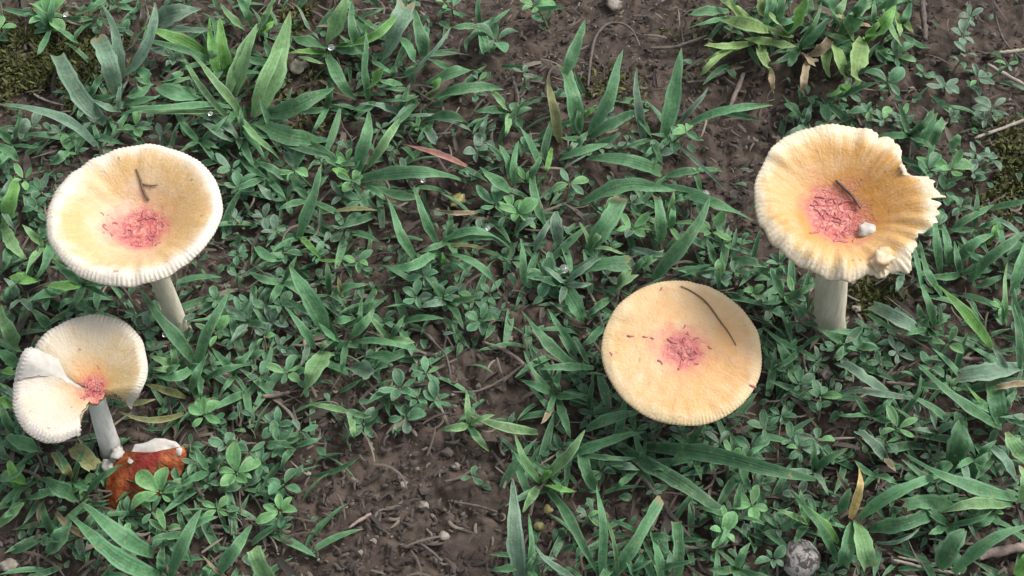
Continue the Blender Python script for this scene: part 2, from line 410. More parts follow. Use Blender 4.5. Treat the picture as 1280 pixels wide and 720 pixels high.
def flakes(R_of, prof, spots, M, rng, R_in=None):
    """Short curled welts of skin half sunk in the cap at (rho, theta, size m)."""
    V, F = [], []; Rr = R_in or R_of
    for q, th, s in spots:
        x0, y0 = Rr(th) * q * math.cos(th), Rr(th) * q * math.sin(th)
        a = rng.uniform(0, 6.28); curl = rng.uniform(-2.6, 2.6); L = s * rng.uniform(1.2, 3.2); n = 7; path, rr = [], []
        for i in range(n):
            t = i / (n - 1)
            x = x0 + sum(math.cos(a + curl * u / (n - 1)) for u in range(i)) * L / n; y = y0 + sum(math.sin(a + curl * u / (n - 1)) for u in range(i)) * L / n
            h = math.hypot(x, y); z = prof(min(1, h / Rr(th)), math.atan2(y, x))
            path.append(Vector((x, y, z + 0.00005))); rr.append(min(0.0006, s * 0.36) * (0.35 + 0.65 * math.sin(math.pi * (0.12 + 0.76 * t))) * rng.uniform(0.75, 1.25))
        v, f = tube(path, rr, 6, True, 0.2, rng); b = len(V)
        V += [M @ p for p in v]; F += [tuple(b + k for k in fc) for fc in f]
    return V, F
def stem(parent, base_px, top, r0, r1, mat, bow=0.0, z0=-0.009):
    """Stalk from the soil at base_px up into the cap at world point top."""
    b = P(*base_px, 0.0); b.z += z0; L = parent.location; path, radii = [], []
    side = Vector((1, 0.3, 0))
    for i in range(15):
        t = i / 14; p = b.lerp(top, t) + side * bow * math.sin(math.pi * t)
        path.append(p - L); radii.append(r0 + (r1 - r0) * t + 0.0016 * max(0, 1 - t * 5) + 0.0012 * max(0, t * 6 - 5))
    V, F = tube(path, radii, 28, True, 0.025)
    return mesh_obj('stem', V, F, mat, parent)
def ell(outline):
    """Closed outline given as (degrees, radius) -> smooth radius function."""
    A = np.array([o[0] for o in outline], float); B = np.array([o[1] for o in outline], float)
    A3 = np.concatenate([A - 360, A, A + 360]); B3 = np.concatenate([B, B, B])
    return lambda th: float(np.interp(math.degrees(th) % 360, A3, B3))
CAPS = []
def mushroom(label, centre_px, h, base_px, tilt, wpx, outline, prof, thick, mat, ribs, r0, r1, stem_mat, spots, gill_n, gill_d, jag=0.0, stemtop=0.0, bow=0.0, seed=1, jagrange=None, ribamp=0.0004, ribdir=270, wrinkle=0.02, wave=0.0):
    base = P(*base_px, 0.0); t = thing('mushroom', base, label, 'mushroom', 'mushrooms growing in the grass')
    C = P(centre_px[0], centre_px[1], h); sc = mpp(C); Rm = wpx * sc
    N = Vector((tilt[0], tilt[1], 1)); M3 = frame(N); L = C - base
    M = Matrix.Translation(L) @ M3.to_4x4()
    of = ell(outline); rg = random.Random(seed)
    def R_of(th):
        r = of(th) * Rm * (1 + 0.012 * float(vnoise(math.cos(th) * 2 + 9, math.sin(th) * 2 + 9, 2.2, seed + 40)))
        r *= 1 + 0.0035 * math.cos(ribs * th)
        if jag:
            d = math.degrees(th) % 360
            if (d - jagrange[0]) % 360 <= (jagrange[1] - jagrange[0]) % 360:
                r *= 1 + jag * float(vnoise(th * 9, 3.3, 0.9, seed + 41)) + jag * 0.4 * float(vnoise(th * 9, 8.3, 2.6, seed + 42)) + jag * 0.08 * float(vnoise(th * 9, 5.3, 7, seed + 45))
        return r
    def pf(q, th):
        z = prof(q, th) * Rm
        x, y = q * math.cos(th), q * math.sin(th)
        z += Rm * (0.05 * float(vnoise(x + 7, y + 7, 2.6, seed + 43)) + 0.016 * float(vnoise(x + 7, y + 7, 8, seed + 44))) * (0.4 + 0.6 * q)
        z += Rm * wrinkle * float(vnoise(math.cos(th) * 3.2 + 20, math.sin(th) * 3.2 + 20 + q * 0.8, 2.4, seed + 48)) * sm(0.35, 1.0, q)
        z += Rm * wave * math.sin(3 * th + seed) * q * q
        k = max(0.0, (q - 0.88) / 0.12) ** 1.3 * (0.3 + 0.7 * max(0, math.cos(th - rad(ribdir))))
        return z + k * ribamp * math.cos(ribs * th) * max(0.1, 0.55 + 1.5 * float(vnoise(th * 4, 6.1, 1.6, seed + 47)))
    tk = lambda q: thick(q) * Rm
    V, F, at = cap_shell(R_of, pf, tk, M=M, R_in=lambda th: Rm)
    cap = mesh_obj('cap', V, F, mat, t, attrs=at)
    V, F = flakes(R_of, pf, spots, M, rg, lambda th: Rm); fl = mesh_obj('wart_flakes', V, F, M_FLAKE, cap); fl['kind'] = 'stuff'
    V, F = gills(R_of, pf, tk, gill_n, gill_d, 0, 2 * math.pi, M, R_in=lambda th: Rm); mesh_obj('gills', V, F, M_GILL, t)
    top = C + M3 @ Vector((0, 0, pf(0, 0) - tk(0) + 0.002 + stemtop))
    stem(t, base_px, top, r0, r1, stem_mat, bow)
    CAPS.append((centre_px[0], centre_px[1], wpx))
    return t, M, R_of, pf, base, C, Rm
def spots_in(rng, n, q, size, off=(0, 0)):
    out = []
    for _ in range(n):
        a, r = rng.uniform(0, 6.28), q * math.sqrt(rng.random())
        x, y = r * math.cos(a) + off[0], r * math.sin(a) + off[1]
        out.append((math.hypot(x, y), math.atan2(y, x), rng.choice((0.7, 1.0, 1.3, 2.1)) * rng.uniform(0.8, 1.2) * size))
    return out
def sm(a, b, x):
    x = min(1, max(0, (x - a) / (b - a))); return x * x * (3 - 2 * x)

ROSE = (0.420, 0.090, 0.088)
m_cap1 = cap_mat('cap_dish', [(0.10, ROSE), (0.26, (0.462, 0.144, 0.125)), (0.36, (0.509, 0.274, 0.191)), (0.47, (0.525, 0.372, 0.243)), (0.72, (0.493, 0.334, 0.162)), (0.82, (0.525, 0.418, 0.280)), (0.90, (0.557, 0.502, 0.427))], (0.477, 0.289, 0.096), 0.7, 0.3, 0.28, gold_shade=(1, 0.25, 0.65))
m_cap2 = cap_mat('cap_split', [(0.08, (0.361, 0.069, 0.072)), (0.18, (0.433, 0.131, 0.085)), (0.30, (0.455, 0.248, 0.098)), (0.48, (0.447, 0.344, 0.210)), (0.75, (0.447, 0.378, 0.276)), (0.95, (0.476, 0.433, 0.374))], (0.404, 0.275, 0.105), 0.5, 0.5, 0.22, gold_shade=(1, 0.1, 0.7))
m_cap2b = cap_mat('cap_split_flap', [(0.08, (0.344, 0.066, 0.070)), (0.18, (0.441, 0.197, 0.115)), (0.30, (0.441, 0.328, 0.192)), (0.48, (0.454, 0.394, 0.307)), (0.95, (0.469, 0.433, 0.403))], (0.441, 0.315, 0.192), 0.6, 0.6, 0.16, gold_shade=(-0.6, -0.3, 0.1))
m_cap3 = cap_mat('cap_round', [(0.10, ROSE), (0.22, (0.476, 0.139, 0.118)), (0.33, (0.525, 0.255, 0.146)), (0.46, (0.541, 0.356, 0.191)), (0.80, (0.525, 0.341, 0.157)), (0.95, (0.541, 0.403, 0.220))], (0.541, 0.255, 0.065), 0.6, 0.22, 0.24, speck=0.4, gold_shade=(0.7, -0.7, 0.45), palef=0.3)
m_cap4 = cap_mat('cap_torn', [(0.12, ROSE), (0.34, (0.436, 0.130, 0.109)), (0.45, (0.483, 0.223, 0.109)), (0.56, (0.483, 0.295, 0.122)), (0.80, (0.467, 0.288, 0.102)), (0.88, (0.506, 0.382, 0.211)), (0.95, (0.538, 0.454, 0.326))], (0.428, 0.209, 0.035), 0.7, 0.35, 0.38, gold_shade=(0.9, 0.4, 0.85), palef=0.2)

rg = random.Random(3)
sp1 = spots_in(rg, 26, 0.24, 0.0011, (0.03, -0.03)) + [(0.33, 3.0, 0.0013), (0.36, 3.35, 0.0013), (0.42, 3.15, 0.001), (0.44, 2.9, 0.0008), (0.34, 3.6, 0.0013), (0.37, 5.4, 0.0016), (0.33, 0.1, 0.0011)]
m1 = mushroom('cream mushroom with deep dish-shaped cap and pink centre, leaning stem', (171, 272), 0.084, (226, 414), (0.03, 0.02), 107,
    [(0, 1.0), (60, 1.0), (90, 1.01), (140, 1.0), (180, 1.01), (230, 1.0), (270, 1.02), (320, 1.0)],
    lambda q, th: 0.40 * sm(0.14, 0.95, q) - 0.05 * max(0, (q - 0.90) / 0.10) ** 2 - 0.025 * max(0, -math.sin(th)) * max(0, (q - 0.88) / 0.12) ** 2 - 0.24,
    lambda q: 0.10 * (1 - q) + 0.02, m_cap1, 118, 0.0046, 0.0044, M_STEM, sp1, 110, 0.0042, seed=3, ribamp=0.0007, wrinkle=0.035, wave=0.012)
sp3 = spots_in(rg, 26, 0.19, 0.0008, (0.02, 0.04)) + [(0.38, 2.75, 0.0012), (0.52, 2.8, 0.001), (0.62, 2.85, 0.0013), (0.33, 0.15, 0.0013), (0.36, 3.6, 0.0016), (0.27, 5.5, 0.0014), (0.29, 1.5, 0.001), (0.9, 3.25, 0.001), (0.93, 5.75, 0.0016), (0.86, 1.85, 0.001)]
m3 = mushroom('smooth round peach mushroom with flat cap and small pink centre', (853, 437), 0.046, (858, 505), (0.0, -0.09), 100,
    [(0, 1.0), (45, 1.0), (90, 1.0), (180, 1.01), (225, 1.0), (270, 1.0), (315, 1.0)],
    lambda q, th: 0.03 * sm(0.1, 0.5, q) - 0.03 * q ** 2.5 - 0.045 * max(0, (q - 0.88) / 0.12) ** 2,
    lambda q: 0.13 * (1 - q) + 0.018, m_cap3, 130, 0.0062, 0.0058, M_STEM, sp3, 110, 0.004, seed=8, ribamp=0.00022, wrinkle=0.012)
sp4 = spots_in(rg, 40, 0.34, 0.0013, (0.02, -0.05))
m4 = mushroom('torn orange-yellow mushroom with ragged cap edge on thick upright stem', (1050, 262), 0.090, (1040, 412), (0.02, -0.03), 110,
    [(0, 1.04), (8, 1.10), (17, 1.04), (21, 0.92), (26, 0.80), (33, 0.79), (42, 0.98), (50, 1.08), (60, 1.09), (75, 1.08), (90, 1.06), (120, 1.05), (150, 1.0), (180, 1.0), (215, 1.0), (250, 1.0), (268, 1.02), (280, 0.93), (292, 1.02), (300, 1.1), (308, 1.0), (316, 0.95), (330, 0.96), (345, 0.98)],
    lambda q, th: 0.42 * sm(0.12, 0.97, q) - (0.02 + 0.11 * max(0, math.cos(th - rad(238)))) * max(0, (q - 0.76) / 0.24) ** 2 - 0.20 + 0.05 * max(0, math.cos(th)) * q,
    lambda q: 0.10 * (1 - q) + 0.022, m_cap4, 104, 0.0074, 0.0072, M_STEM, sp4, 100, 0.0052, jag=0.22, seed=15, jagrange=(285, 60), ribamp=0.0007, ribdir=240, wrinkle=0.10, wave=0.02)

# split mushroom: two cap pieces, a missing sector and a crack
def split_mushroom():
    base = P(137, 566, 0.0)
    t = thing('mushroom', base, 'split pale mushroom with a missing wedge and its white stem showing', 'mushroom', 'mushrooms growing in the grass')
    C = P(116, 488, 0.052); sc = mpp(C); Rm = 80 * sc
    M3 = frame(Vector((0.05, -0.10, 1))); M = Matrix.Translation(C - base) @ M3.to_4x4()
    out = ell([(0, 0.80), (10, 0.86), (30, 0.93), (50, 1.06), (70, 1.16), (90, 1.22), (110, 1.24), (130, 1.22), (150, 1.14), (165, 1.12), (180, 1.17), (200, 1.18), (220, 1.17), (240, 1.10), (250, 0.98), (260, 0.80), (285, 0.7), (320, 0.6), (344, 0.62), (352, 0.74)])
    def R_of(th): return out(th) * Rm * (1 + 0.002 * math.cos(110 * th) + 0.03 * float(vnoise(th * 3, 2.2, 2.0, 61)))
    def mk(lift, bend):
        def pf(q, th):
            x, y = q * math.cos(th), q * math.sin(th)
            z = 0.27 * sm(0.05, 1.0, q) - 0.09 * max(0, (q - 0.85) / 0.15) ** 2 + lift * q
            z += bend(q, th)
            z += 0.05 * float(vnoise(x + 5, y + 5, 3, 62)) * q
            return z * Rm + max(0, (q - 0.8) / 0.2) * 0.0003 * math.cos(110 * th)
        return pf
    tk = lambda q: (0.08 * (1 - q) + 0.025) * Rm
    a0, a1 = rad(-16), rad(154)
    pfA = mk(0.0, lambda q, th: -0.34 * q * max(0, 1 - (th - a0) / 0.34) ** 2 - 0.10 * q * max(0, 1 - (a1 - th) / 0.3) ** 2)
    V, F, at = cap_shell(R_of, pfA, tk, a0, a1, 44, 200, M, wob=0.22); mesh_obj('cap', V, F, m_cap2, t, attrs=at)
    f0, f1 = rad(146), rad(174)
    pfF = mk(0.0, lambda q, th: -0.05 + (0.30 * sm(0.35, 0.9, q) * (0.55 + 0.45 * math.sin((th - f0) / (f1 - f0) * math.pi))))
    V, F, at = cap_shell(R_of, pfF, tk, f0, f1, 40, 60, M, wob=0.25)
    fd = mesh_obj('cap_fold', V, F, M_FLESH, t, attrs=at); fd['label'] = 'small white folded strip of the cap'
    b0, b1 = rad(169), rad(260)
    pfB = mk(0.01, lambda q, th: 0.06 * q * max(0, 1 - (th - b0) / 0.35) ** 1.5 - 0.14 * q * max(0, 1 - (b1 - th) / 0.6) ** 2)
    V, F, at = cap_shell(R_of, pfB, tk, b0, b1, 44, 140, M, wob=0.22)
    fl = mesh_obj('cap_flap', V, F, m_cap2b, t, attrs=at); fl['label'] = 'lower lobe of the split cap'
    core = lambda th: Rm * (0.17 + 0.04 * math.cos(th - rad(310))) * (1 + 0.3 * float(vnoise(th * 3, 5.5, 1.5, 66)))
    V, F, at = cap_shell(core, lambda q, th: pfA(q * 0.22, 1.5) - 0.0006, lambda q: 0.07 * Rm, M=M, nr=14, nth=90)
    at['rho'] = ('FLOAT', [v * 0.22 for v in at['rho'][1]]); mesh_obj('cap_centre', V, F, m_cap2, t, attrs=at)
    sp = [(0.03 + 0.13 * rg.random(), rg.uniform(rad(-10), rad(250)), rg.uniform(0.0007, 0.0012)) for _ in range(16)]
    V, F = flakes(R_of, lambda q, th: pfA(q, 1.5), sp, M, rg); mesh_obj('wart_flakes', V, F, M_FLAKE, t)['kind'] = 'stuff'
    V, F = gills(R_of, pfA, tk, 44, 0.003, a0, a1, M); mesh_obj('gills', V, F, M_GILL, t)
    V, F = gills(R_of, pfB, tk, 30, 0.003, b0, b1, M); mesh_obj('gills', V, F, M_GILL, t)
    top = C + M3 @ Vector((0, 0, -0.05 * Rm)); stem(t, (137, 566), top, 0.0050, 0.0036, M_STEMW)
    CAPS.append((103, 480, 82))
split_mushroom()

# fallen orange cap piece with white broken edge
def fragment():
    k = NT('orange_cap_skin'); g = k.coord('Object'); n = k.noise(160, 4, g); rho = k.attr('rho')
    c = k.ramp(n, [(0.35, (0.17, 0.028, 0.011)), (0.5, (0.26, 0.060, 0.016)), (0.68, (0.38, 0.130, 0.034))])
    c = k.mix(k.ramp(rho, [(0.25, 1.0), (0.45, 0.0)]), c, (0.22, 0.022, 0.016))
    k.l(c, k.b.inputs['Base Color']); c = k.mix(k.math('MULTIPLY', k.ramp(k.noise(300, 4, g, 0.65), [(0.52, 0.0), (0.68, 1.0)]), 0.6), c, (0.09, 0.045, 0.025)); k.l(c, k.b.inputs['Base Color'])
    k.b.inputs['Roughness'].default_value = 0.6; k.b.inputs['Specular IOR Level'].default_value = 0.3; k.bump(k.noise(420, 4, g, 0.65), 0.9, 0.0014)
    base = P(172, 608, 0.0)
    t = thing('mushroom_fragment', base, 'broken orange-red mushroom cap piece with white edge lying among leaves', 'mushroom piece')
    C = P(188, 566, 0.015); Rm = 92 * mpp(C); M3 = frame(Vector((-0.12, -0.55, 1))); M = Matrix.Translation(C - base) @ M3.to_4x4()
    of = ell([(175, 0.36), (190, 0.5), (210, 0.78), (228, 0.98), (240, 1.0), (255, 0.82), (280, 0.60), (310, 0.50), (340, 0.44), (365, 0.42), (370, 0.42)])
    def R_of(th): return of(th) * Rm * (1 + 0.08 * float(vnoise(th * 5, 1.1, 2, 71)))
    def pf(q, th): return Rm * (-0.16 * q * q + 0.06 * float(vnoise(q * math.cos(th) + 3, q * math.sin(th) + 3, 4, 72)))
    V, F, at = cap_shell(R_of, pf, lambda q: (0.05 + 0.06 * (1 - q)) * Rm, rad(178), rad(372), 30, 120, M)
    mesh_obj('skin', V, F, k.m, t, attrs=at)
    # thick white broken flesh along the upper edge
    pts = [(160, 572), (163, 563), (170, 557), (180, 553), (192, 551), (204, 549), (213, 550), (220, 556), (222, 563)]
    rr_ = [0.0008, 0.0018, 0.0024, 0.0026, 0.0030, 0.0030, 0.0026, 0.0022, 0.0008]
    path = [P(x + 2, y + 5, 0.0135) - base for x, y in pts]
    V, F = tube(path, rr_, 14, True, 0.03)
    V = [Vector((v.x, v.y + 0.003 * float(vnoise(v.x, v.y, 160, 75)), v.z * 0.55 + 0.0050 + 0.005 * float(vnoise(v.x + 1, v.y + v.z, 420, 76)))) for v in V]
    mesh_obj('broken_flesh', V, F, M_FLESH, t)
fragment()
def lump(name, px, py, h, size, mat, label, cat, flat=0.7, seed=0, group=None, jag=0.35, on=None):
    c = P(px, py, h) if on is None else on
    rg_ = random.Random(seed + 100); s = size * mpp(c); V, F = [], []
    nu, nv = 12, 8; V.append((0, 0, s * flat))
    for i in range(1, nv):
        a = math.pi * i / nv
        for j in range(nu):
            b = 2 * math.pi * j / nu
            k = s * (1 + jag * 0.8 * float(vnoise(3 * math.sin(a) * math.cos(b) + 9 + seed, 3 * math.sin(a) * math.sin(b) + 9, 1.9, 82)) + jag * 2 * float(vnoise(math.sin(a) * math.cos(b) + 5 + seed, math.sin(a) * math.sin(b) + 5 + math.cos(a), 1.7, 80)))
            V.append((k * math.sin(a) * math.cos(b), k * math.sin(a) * math.sin(b), k * flat * math.cos(a)))
    V.append((0, 0, -s * flat)); e = len(V) - 1
    for j in range(nu):
        F.append((0, 1 + j, 1 + (j + 1) % nu)); F.append((e, e - nu + (j + 1) % nu, e - nu + j))
        for i in range(nv - 2):
            a, b = 1 + i * nu + j, 1 + i * nu + (j + 1) % nu; F.append((a, a + nu, b + nu, b))
    o = mesh_obj(name, V, F, mat, None, c); o.rotation_euler = (0, 0, rg_.uniform(0, 6))
    return tag(o, label, cat, group)
lump('mushroom_crumb', 137, 582, 0.006, 10, M_FLESH, 'white mushroom crumb against the orange cap piece, the larger one', 'mushroom crumb', 0.6, 1)
lump('mushroom_crumb', 147, 567, 0.010, 9, M_FLESH, 'white mushroom crumb at the foot of the white stem', 'mushroom crumb', 0.6, 2)
def Rr_in(m): return m[6]
def on_cap(m, q, th, lift=0.0):
    t, M, R_of, pf, base, C, _ = m
    r = (R_of(th) if q > 0.9 else Rr_in(m)) * q; return base + (M @ Vector((r * math.cos(th), r * math.sin(th), pf(q, th) + lift)))
def cap_at(m, px, py, lift=0.0):
    """Where the view through (px,py) meets that cap's skin."""
    if id(m) not in GRID: GRID[id(m)] = [(pix(on_cap(m, (i + 0.5) / 50, 2 * math.pi * j / 110)), (i + 0.5) / 50, 2 * math.pi * j / 110) for i in range(50) for j in range(110)]
    _, q, th = min(GRID[id(m)], key=lambda e: (e[0][0] - px) ** 2 + (e[0][1] - py) ** 2)
    return on_cap(m, q, th, lift)
GRID = {}
p = cap_at(m4, 1083, 290, 0.001)
lump('mushroom_crumb', 0, 0, 0, 10, M_FLESH, 'white chunk of flesh lying in the pink centre of the torn mushroom', 'mushroom crumb', 0.45, 3, on=p, jag=0.6)
p = cap_at(m4, 1100, 328, 0.001)
lump('mushroom_crumb', 0, 0, 0, 14, M_CURL, 'cream curl of flesh on the lower torn edge of the mushroom', 'mushroom crumb', 0.4, 4, on=p, jag=0.75)
def strip(name, pts, radii, mat, label, cat, group=None, sides=7, wob=0.12):
    L = pts[len(pts) // 2].copy()
    # smooth polyline
    q = []; n = len(pts)
    for i in range(n - 1):
        a, b, c, d = pts[max(0, i - 1)], pts[i], pts[i + 1], pts[min(n - 1, i + 2)]
        for s in range(5):
            t = s / 5
            q.append(0.5 * ((2 * b) + (c - a) * t + (2 * a - 5 * b + 4 * c - d) * t * t + (3 * b - a - 3 * c + d) * t ** 3))
    q.append(pts[-1].copy())
    rr = np.interp(np.linspace(0, 1, len(q)), np.linspace(0, 1, len(radii)), radii)
    V, F = tube([p_ - L for p_ in q], list(rr), sides, True, wob)
    o = mesh_obj(name, V, F, mat, None, L)
    return tag(o, label, cat, group)
strip('twig', [cap_at(m4, x, y, 0.0012) for x, y in ((1044, 226), (1052, 237), (1063, 247), (1075, 262))], [0.0005, 0.0007, 0.0006, 0.0004], M_TWIGK, 'short dark twig lying in the torn mushroom cap', 'twig')
strip('twig', [cap_at(m1, x, y, 0.0007) for x, y in ((172, 212), (177, 225), (180, 238), (186, 252))], [0.0003, 0.0005, 0.0006, 0.0006], M_TWIGB, 'small dark twig lying in the dish-shaped mushroom cap', 'twig')
strip('plant_fibre', [cap_at(m1, x, y, 0.0007) for x, y in ((177, 229), (187, 232), (198, 233))], [0.0004, 0.0004, 0.0002], M_TWIGB, 'thin brown fibre beside the twig in the dish-shaped mushroom', 'fibre')
strip('plant_fibre', [cap_at(m3, x, y, 0.0005) for x, y in ((850, 359), (866, 365), (882, 379), (898, 400), (911, 418), (919, 431))], [0.0002, 0.0003, 0.0004, 0.00035, 0.0003, 0.0002], M_TWIGB, 'long curved brown fibre stuck on the smooth round mushroom', 'fibre')

# ------------------------------------------------------------------ labels told from landmarks
LAND = [(171, 272, 'the dish-shaped mushroom'), (105, 480, 'the split mushroom'), (853, 437, 'the smooth round mushroom'),
        (1052, 262, 'the torn mushroom'), (175, 595, 'the orange cap piece'), (520, 640, 'the bare soil patch'), (60, 85, 'the mossy patch'),
        (1000, 698, 'the mottled stone'), (545, 195, 'the red dry blade'), (765, 60, 'the looped root'), (1155, 25, 'the upright grey twig'),
        (1000, 45, 'the pale clump'), (1070, 615, 'the yellow dry blade'), (318, 140, 'the broad-bladed tuft'), (678, 648, 'the yellow seeds'),
        (437, 425, 'the starry tuft'), (1250, 690, 'the pinkish stick')]
DIRS = ['right of', 'above and right of', 'above', 'above and left of', 'left of', 'below and left of', 'below', 'below and right of']
ORD = ['closest', 'second closest', 'third closest', 'fourth closest', 'fifth closest', 'sixth closest', 'seventh closest', 'eighth closest', 'ninth closest', 'tenth closest', 'eleventh closest', 'twelfth closest']
PEND = []
def pend(o, desc, px, py): PEND.append((o, desc, px, py))
def settle_labels():
    b = {}
    for o, desc, px, py in PEND:
        d, lx, ly, nm = min((math.hypot(px - x, py - y), x, y, n) for x, y, n in LAND)
        if d < 12 : w = 'at'
        else: w = DIRS[int(((math.degrees(math.atan2(ly - py, px - lx)) + 382.5) % 360) // 45)]
        b.setdefault((desc, w, nm), []).append((d, o))
    for (desc, w, nm), L in b.items():
        L.sort(key=lambda e: e[0])
        for i, (d, o) in enumerate(L):
            o['label'] = f'{desc} {w} {nm}' + ('' if len(L) == 1 else f', {ORD[min(i, 11)]}')

# ------------------------------------------------------------------ grass
def blade(parent, x0, y0, x1, y1, w, tone='m', tip='p', bow=None, zm=None, ze=None, z0=0.005, kink=None, rng=R, roll=None):
    """One grass leaf from photo point (x0,y0) at its foot to (x1,y1) at its tip, w pixels wide."""
    ln = math.hypot(x1 - x0, y1 - y0)
    bow = rng.uniform(-0.07, 0.07) if bow is None else bow
    zm = (0.013 + ln * 0.00009 * rng.uniform(0.6, 1.4)) if zm is None else zm + 0.006
    ze = rng.uniform(0.009, 0.018 + ln * 0.00006) if ze is None else ze + 0.004
    cx, cy = (x0 + x1) / 2 - (y1 - y0) * bow * 2, (y0 + y1) / 2 + (x1 - x0) * bow * 2
    if kink: cx, cy = 2 * kink[0] - (x0 + x1) / 2, 2 * kink[1] - (y0 + y1) / 2
    n = 13; pts = []; wa, wp, wf = rng.uniform(0.006, 0.03) * ln, rng.uniform(0, 6.28), rng.uniform(4, 8)
    bend = rng.uniform(0.45, 0.75) if rng.random() < 0.3 and ln > 40 and kink is None else 2.0; drop = rng.uniform(0.3, 0.8) * zm
    for i in range(n + 1):
        t = i / n
        x = (1 - t) ** 2 * x0 + 2 * t * (1 - t) * cx + t * t * x1; y = (1 - t) ** 2 * y0 + 2 * t * (1 - t) * cy + t * t * y1
        zc = 2 * zm - (z0 + ze) / 2
        sx = wa * math.sin(wp + wf * t) * t; x -= (y1 - y0) / ln * sx; y += (x1 - x0) / ln * sx
        z = (1 - t) ** 2 * z0 + 2 * t * (1 - t) * zc + t * t * ze
        if t > bend: z -= drop * (t - bend) / (1 - bend)
        pts.append(P(x, y, max(0.001, z)))
    wm = w * mpp(pts[n // 2]) * 0.47
    roll = rng.uniform(-0.32, 0.32) if roll is None else roll
    fold = rng.uniform(0.08, 0.34); V, F, UV = [], [], []; L = parent.location
    ph = rng.uniform(0, 9); toward = (CAM - pts[n // 2]).normalized()
    for i, p in enumerate(pts):
        t = i / n
        T = (pts[min(n, i + 1)] - pts[max(0, i - 1)]).normalized()
        up = (Vector((0, 0, 1)) * 0.75 + toward * 0.45)
        side = T.cross(up).normalized(); N = side.cross(T).normalized()
        if N.z < 0: N = -N
        a = roll + 0.4 * math.sin(3.2 * t + ph)
        s2 = side * math.cos(a) + N * math.sin(a); n2 = N * math.cos(a) - side * math.sin(a)
        if tip == 'p': k = min(1, 0.5 + 1.7 * t) * max(0.02, 1 - t ** 2.6) ** 0.85
        elif tip == 'c': k = min(1, 0.55 + 1.5 * t) * (1 - 0.18 * t ** 3)
        else: k = max(0.03, math.sin(math.pi * min(0.985, t * 0.93 + 0.07))) ** 0.6      # 'o' oval leaf
        for j, u in enumerate((-1, -0.5, 0, 0.5, 1)):
            e = 1 + 0.07 * math.sin(t * 23 + ph + u * 3) + rng.uniform(-0.09, 0.09)
            q = p + s2 * (u * wm * k * e) + n2 * (abs(u) * fold * wm * k) + n2 * (0.10 * wm * math.sin(t * 11 + ph + u * 2))
            if tip == 'c' and i == n: q = q + T * wm * rng.uniform(-0.5, 0.5)
            V.append(q - L); UV.append(((u + 1) / 2, t * (0.97 if tip == 'p' else 1.0)))
    for i in range(n):
        for j in range(4):
            a = i * 5 + j; F.append((a, a + 1, a + 6, a + 5))
    return mesh_obj('blade', V, F, GM[tone], parent, uv=UV)
TUFTS = []
def tuft(crown, label, blades, group='grass tufts on the soil', name='grass_tuft', cat='grass tuft', thick=False):
    t = thing(name, P(*crown, 0.0), label, cat, group)
    for b in list(blades):
        if not thick or b[4] < 12 or b[5] in 'tn': continue
        blades = blades + [(b[0] + R.uniform(-14, 14), b[1] + R.uniform(-10, 10), b[2] + R.uniform(-22, 22), b[3] + R.uniform(-14, 20), b[4] * R.uniform(0.5, 0.8), R.choice((b[5], b[5], 'm', 'l')), 'p')]
    for b in blades:
        b = list(b); kw = b.pop() if isinstance(b[-1], dict) else {}
        blade(t, *b, **kw)
    TUFTS.append(crown); return t
U = dict(ze=0.032, zm=0.018); H = dict(ze=0.018, zm=0.02)
tuft((305, 142), 'large grass tuft with broad pale green blades above the dish-shaped mushroom', [
    (322, 140, 362, 16, 33, 'l', 'p', 0.03, None, 0.035), (292, 118, 322, 30, 23, 'l', 'p', 0, None, 0.03), (304, 149, 235, 68, 13, 'l', 'p', 0.05, 0.02, 0.02),
    (280, 139, 160, 132, 24, 'l', 'p', -0.05), (262, 74, 176, 36, 20, 'b', 'p', 0.08), (285, 95, 272, 22, 18, 'b', 'p', 0, 0.02, 0.03),
    (328, 143, 420, 106, 25, 'd', 'p', 0.06, 0.024, 0.012), (322, 152, 415, 178, 27, 'd', 'p', 0.07, 0.02, 0.006), (252, 121, 195, 108, 24, 'm', 'o'),
    (190, 106, 172, 84, 16, 'm', 'o'), (200, 104, 228, 90, 22, 'm', 'o'), (306, 36, 275, 4, 11, 'l'), (322, 44, 344, -6, 22, 'l', 'p', 0, 0.02, 0.03), (332, 40, 338, 8, 14, 'b'),
    (300, 30, 312, -10, 16, 'm'), (255, 152, 292, 178, 18, 's', 'c'), (300, 150, 330, 200, 13, 'm'), (298, 135, 282, 160, 10, 'd'), (280, 75, 262, 18, 14, 'd'), (310, 110, 300, 70, 12, 't')], thick=True)
tuft((150, 128), 'blue-grey grass tuft with mown blade ends beside the mossy patch', [
    (152, 98, 128, 4, 15, 's', 'p', 0.06, 0.02, 0.024), (154, 95, 196, 4, 24, 's', 'p', 0.12, 0.024, 0.03), (147, 120, 123, 47, 25, 's', 'c', 0.03, 0.02, 0.022),
    (190, 28, 252, 12, 26, 's', 'p'), (132, 154, 71, 70, 23, 's', 'c', -0.05, 0.014, 0.016), (150, 139, 112, 124, 12, 's'), (120, 182, -4, 134, 15, 's', 'p', 0.14, 0.016, 0.008),
    (97, 18, 136, -4, 17, 'm'), (170, 12, 138, 1, 9, 'm'), (202, 34, 264, 36, 14, 's'), (92, 118, 66, 115, 12, 's', 'o'), (148, 142, 152, 95, 8, 's'), (175, 42, 178, -5, 8, 'n'), (190, 60, 212, 68, 12, 's', 'o'), (155, 128, 200, 119, 13, 'm'), (160, 118, 188, 106, 22, 'm', 'o')])
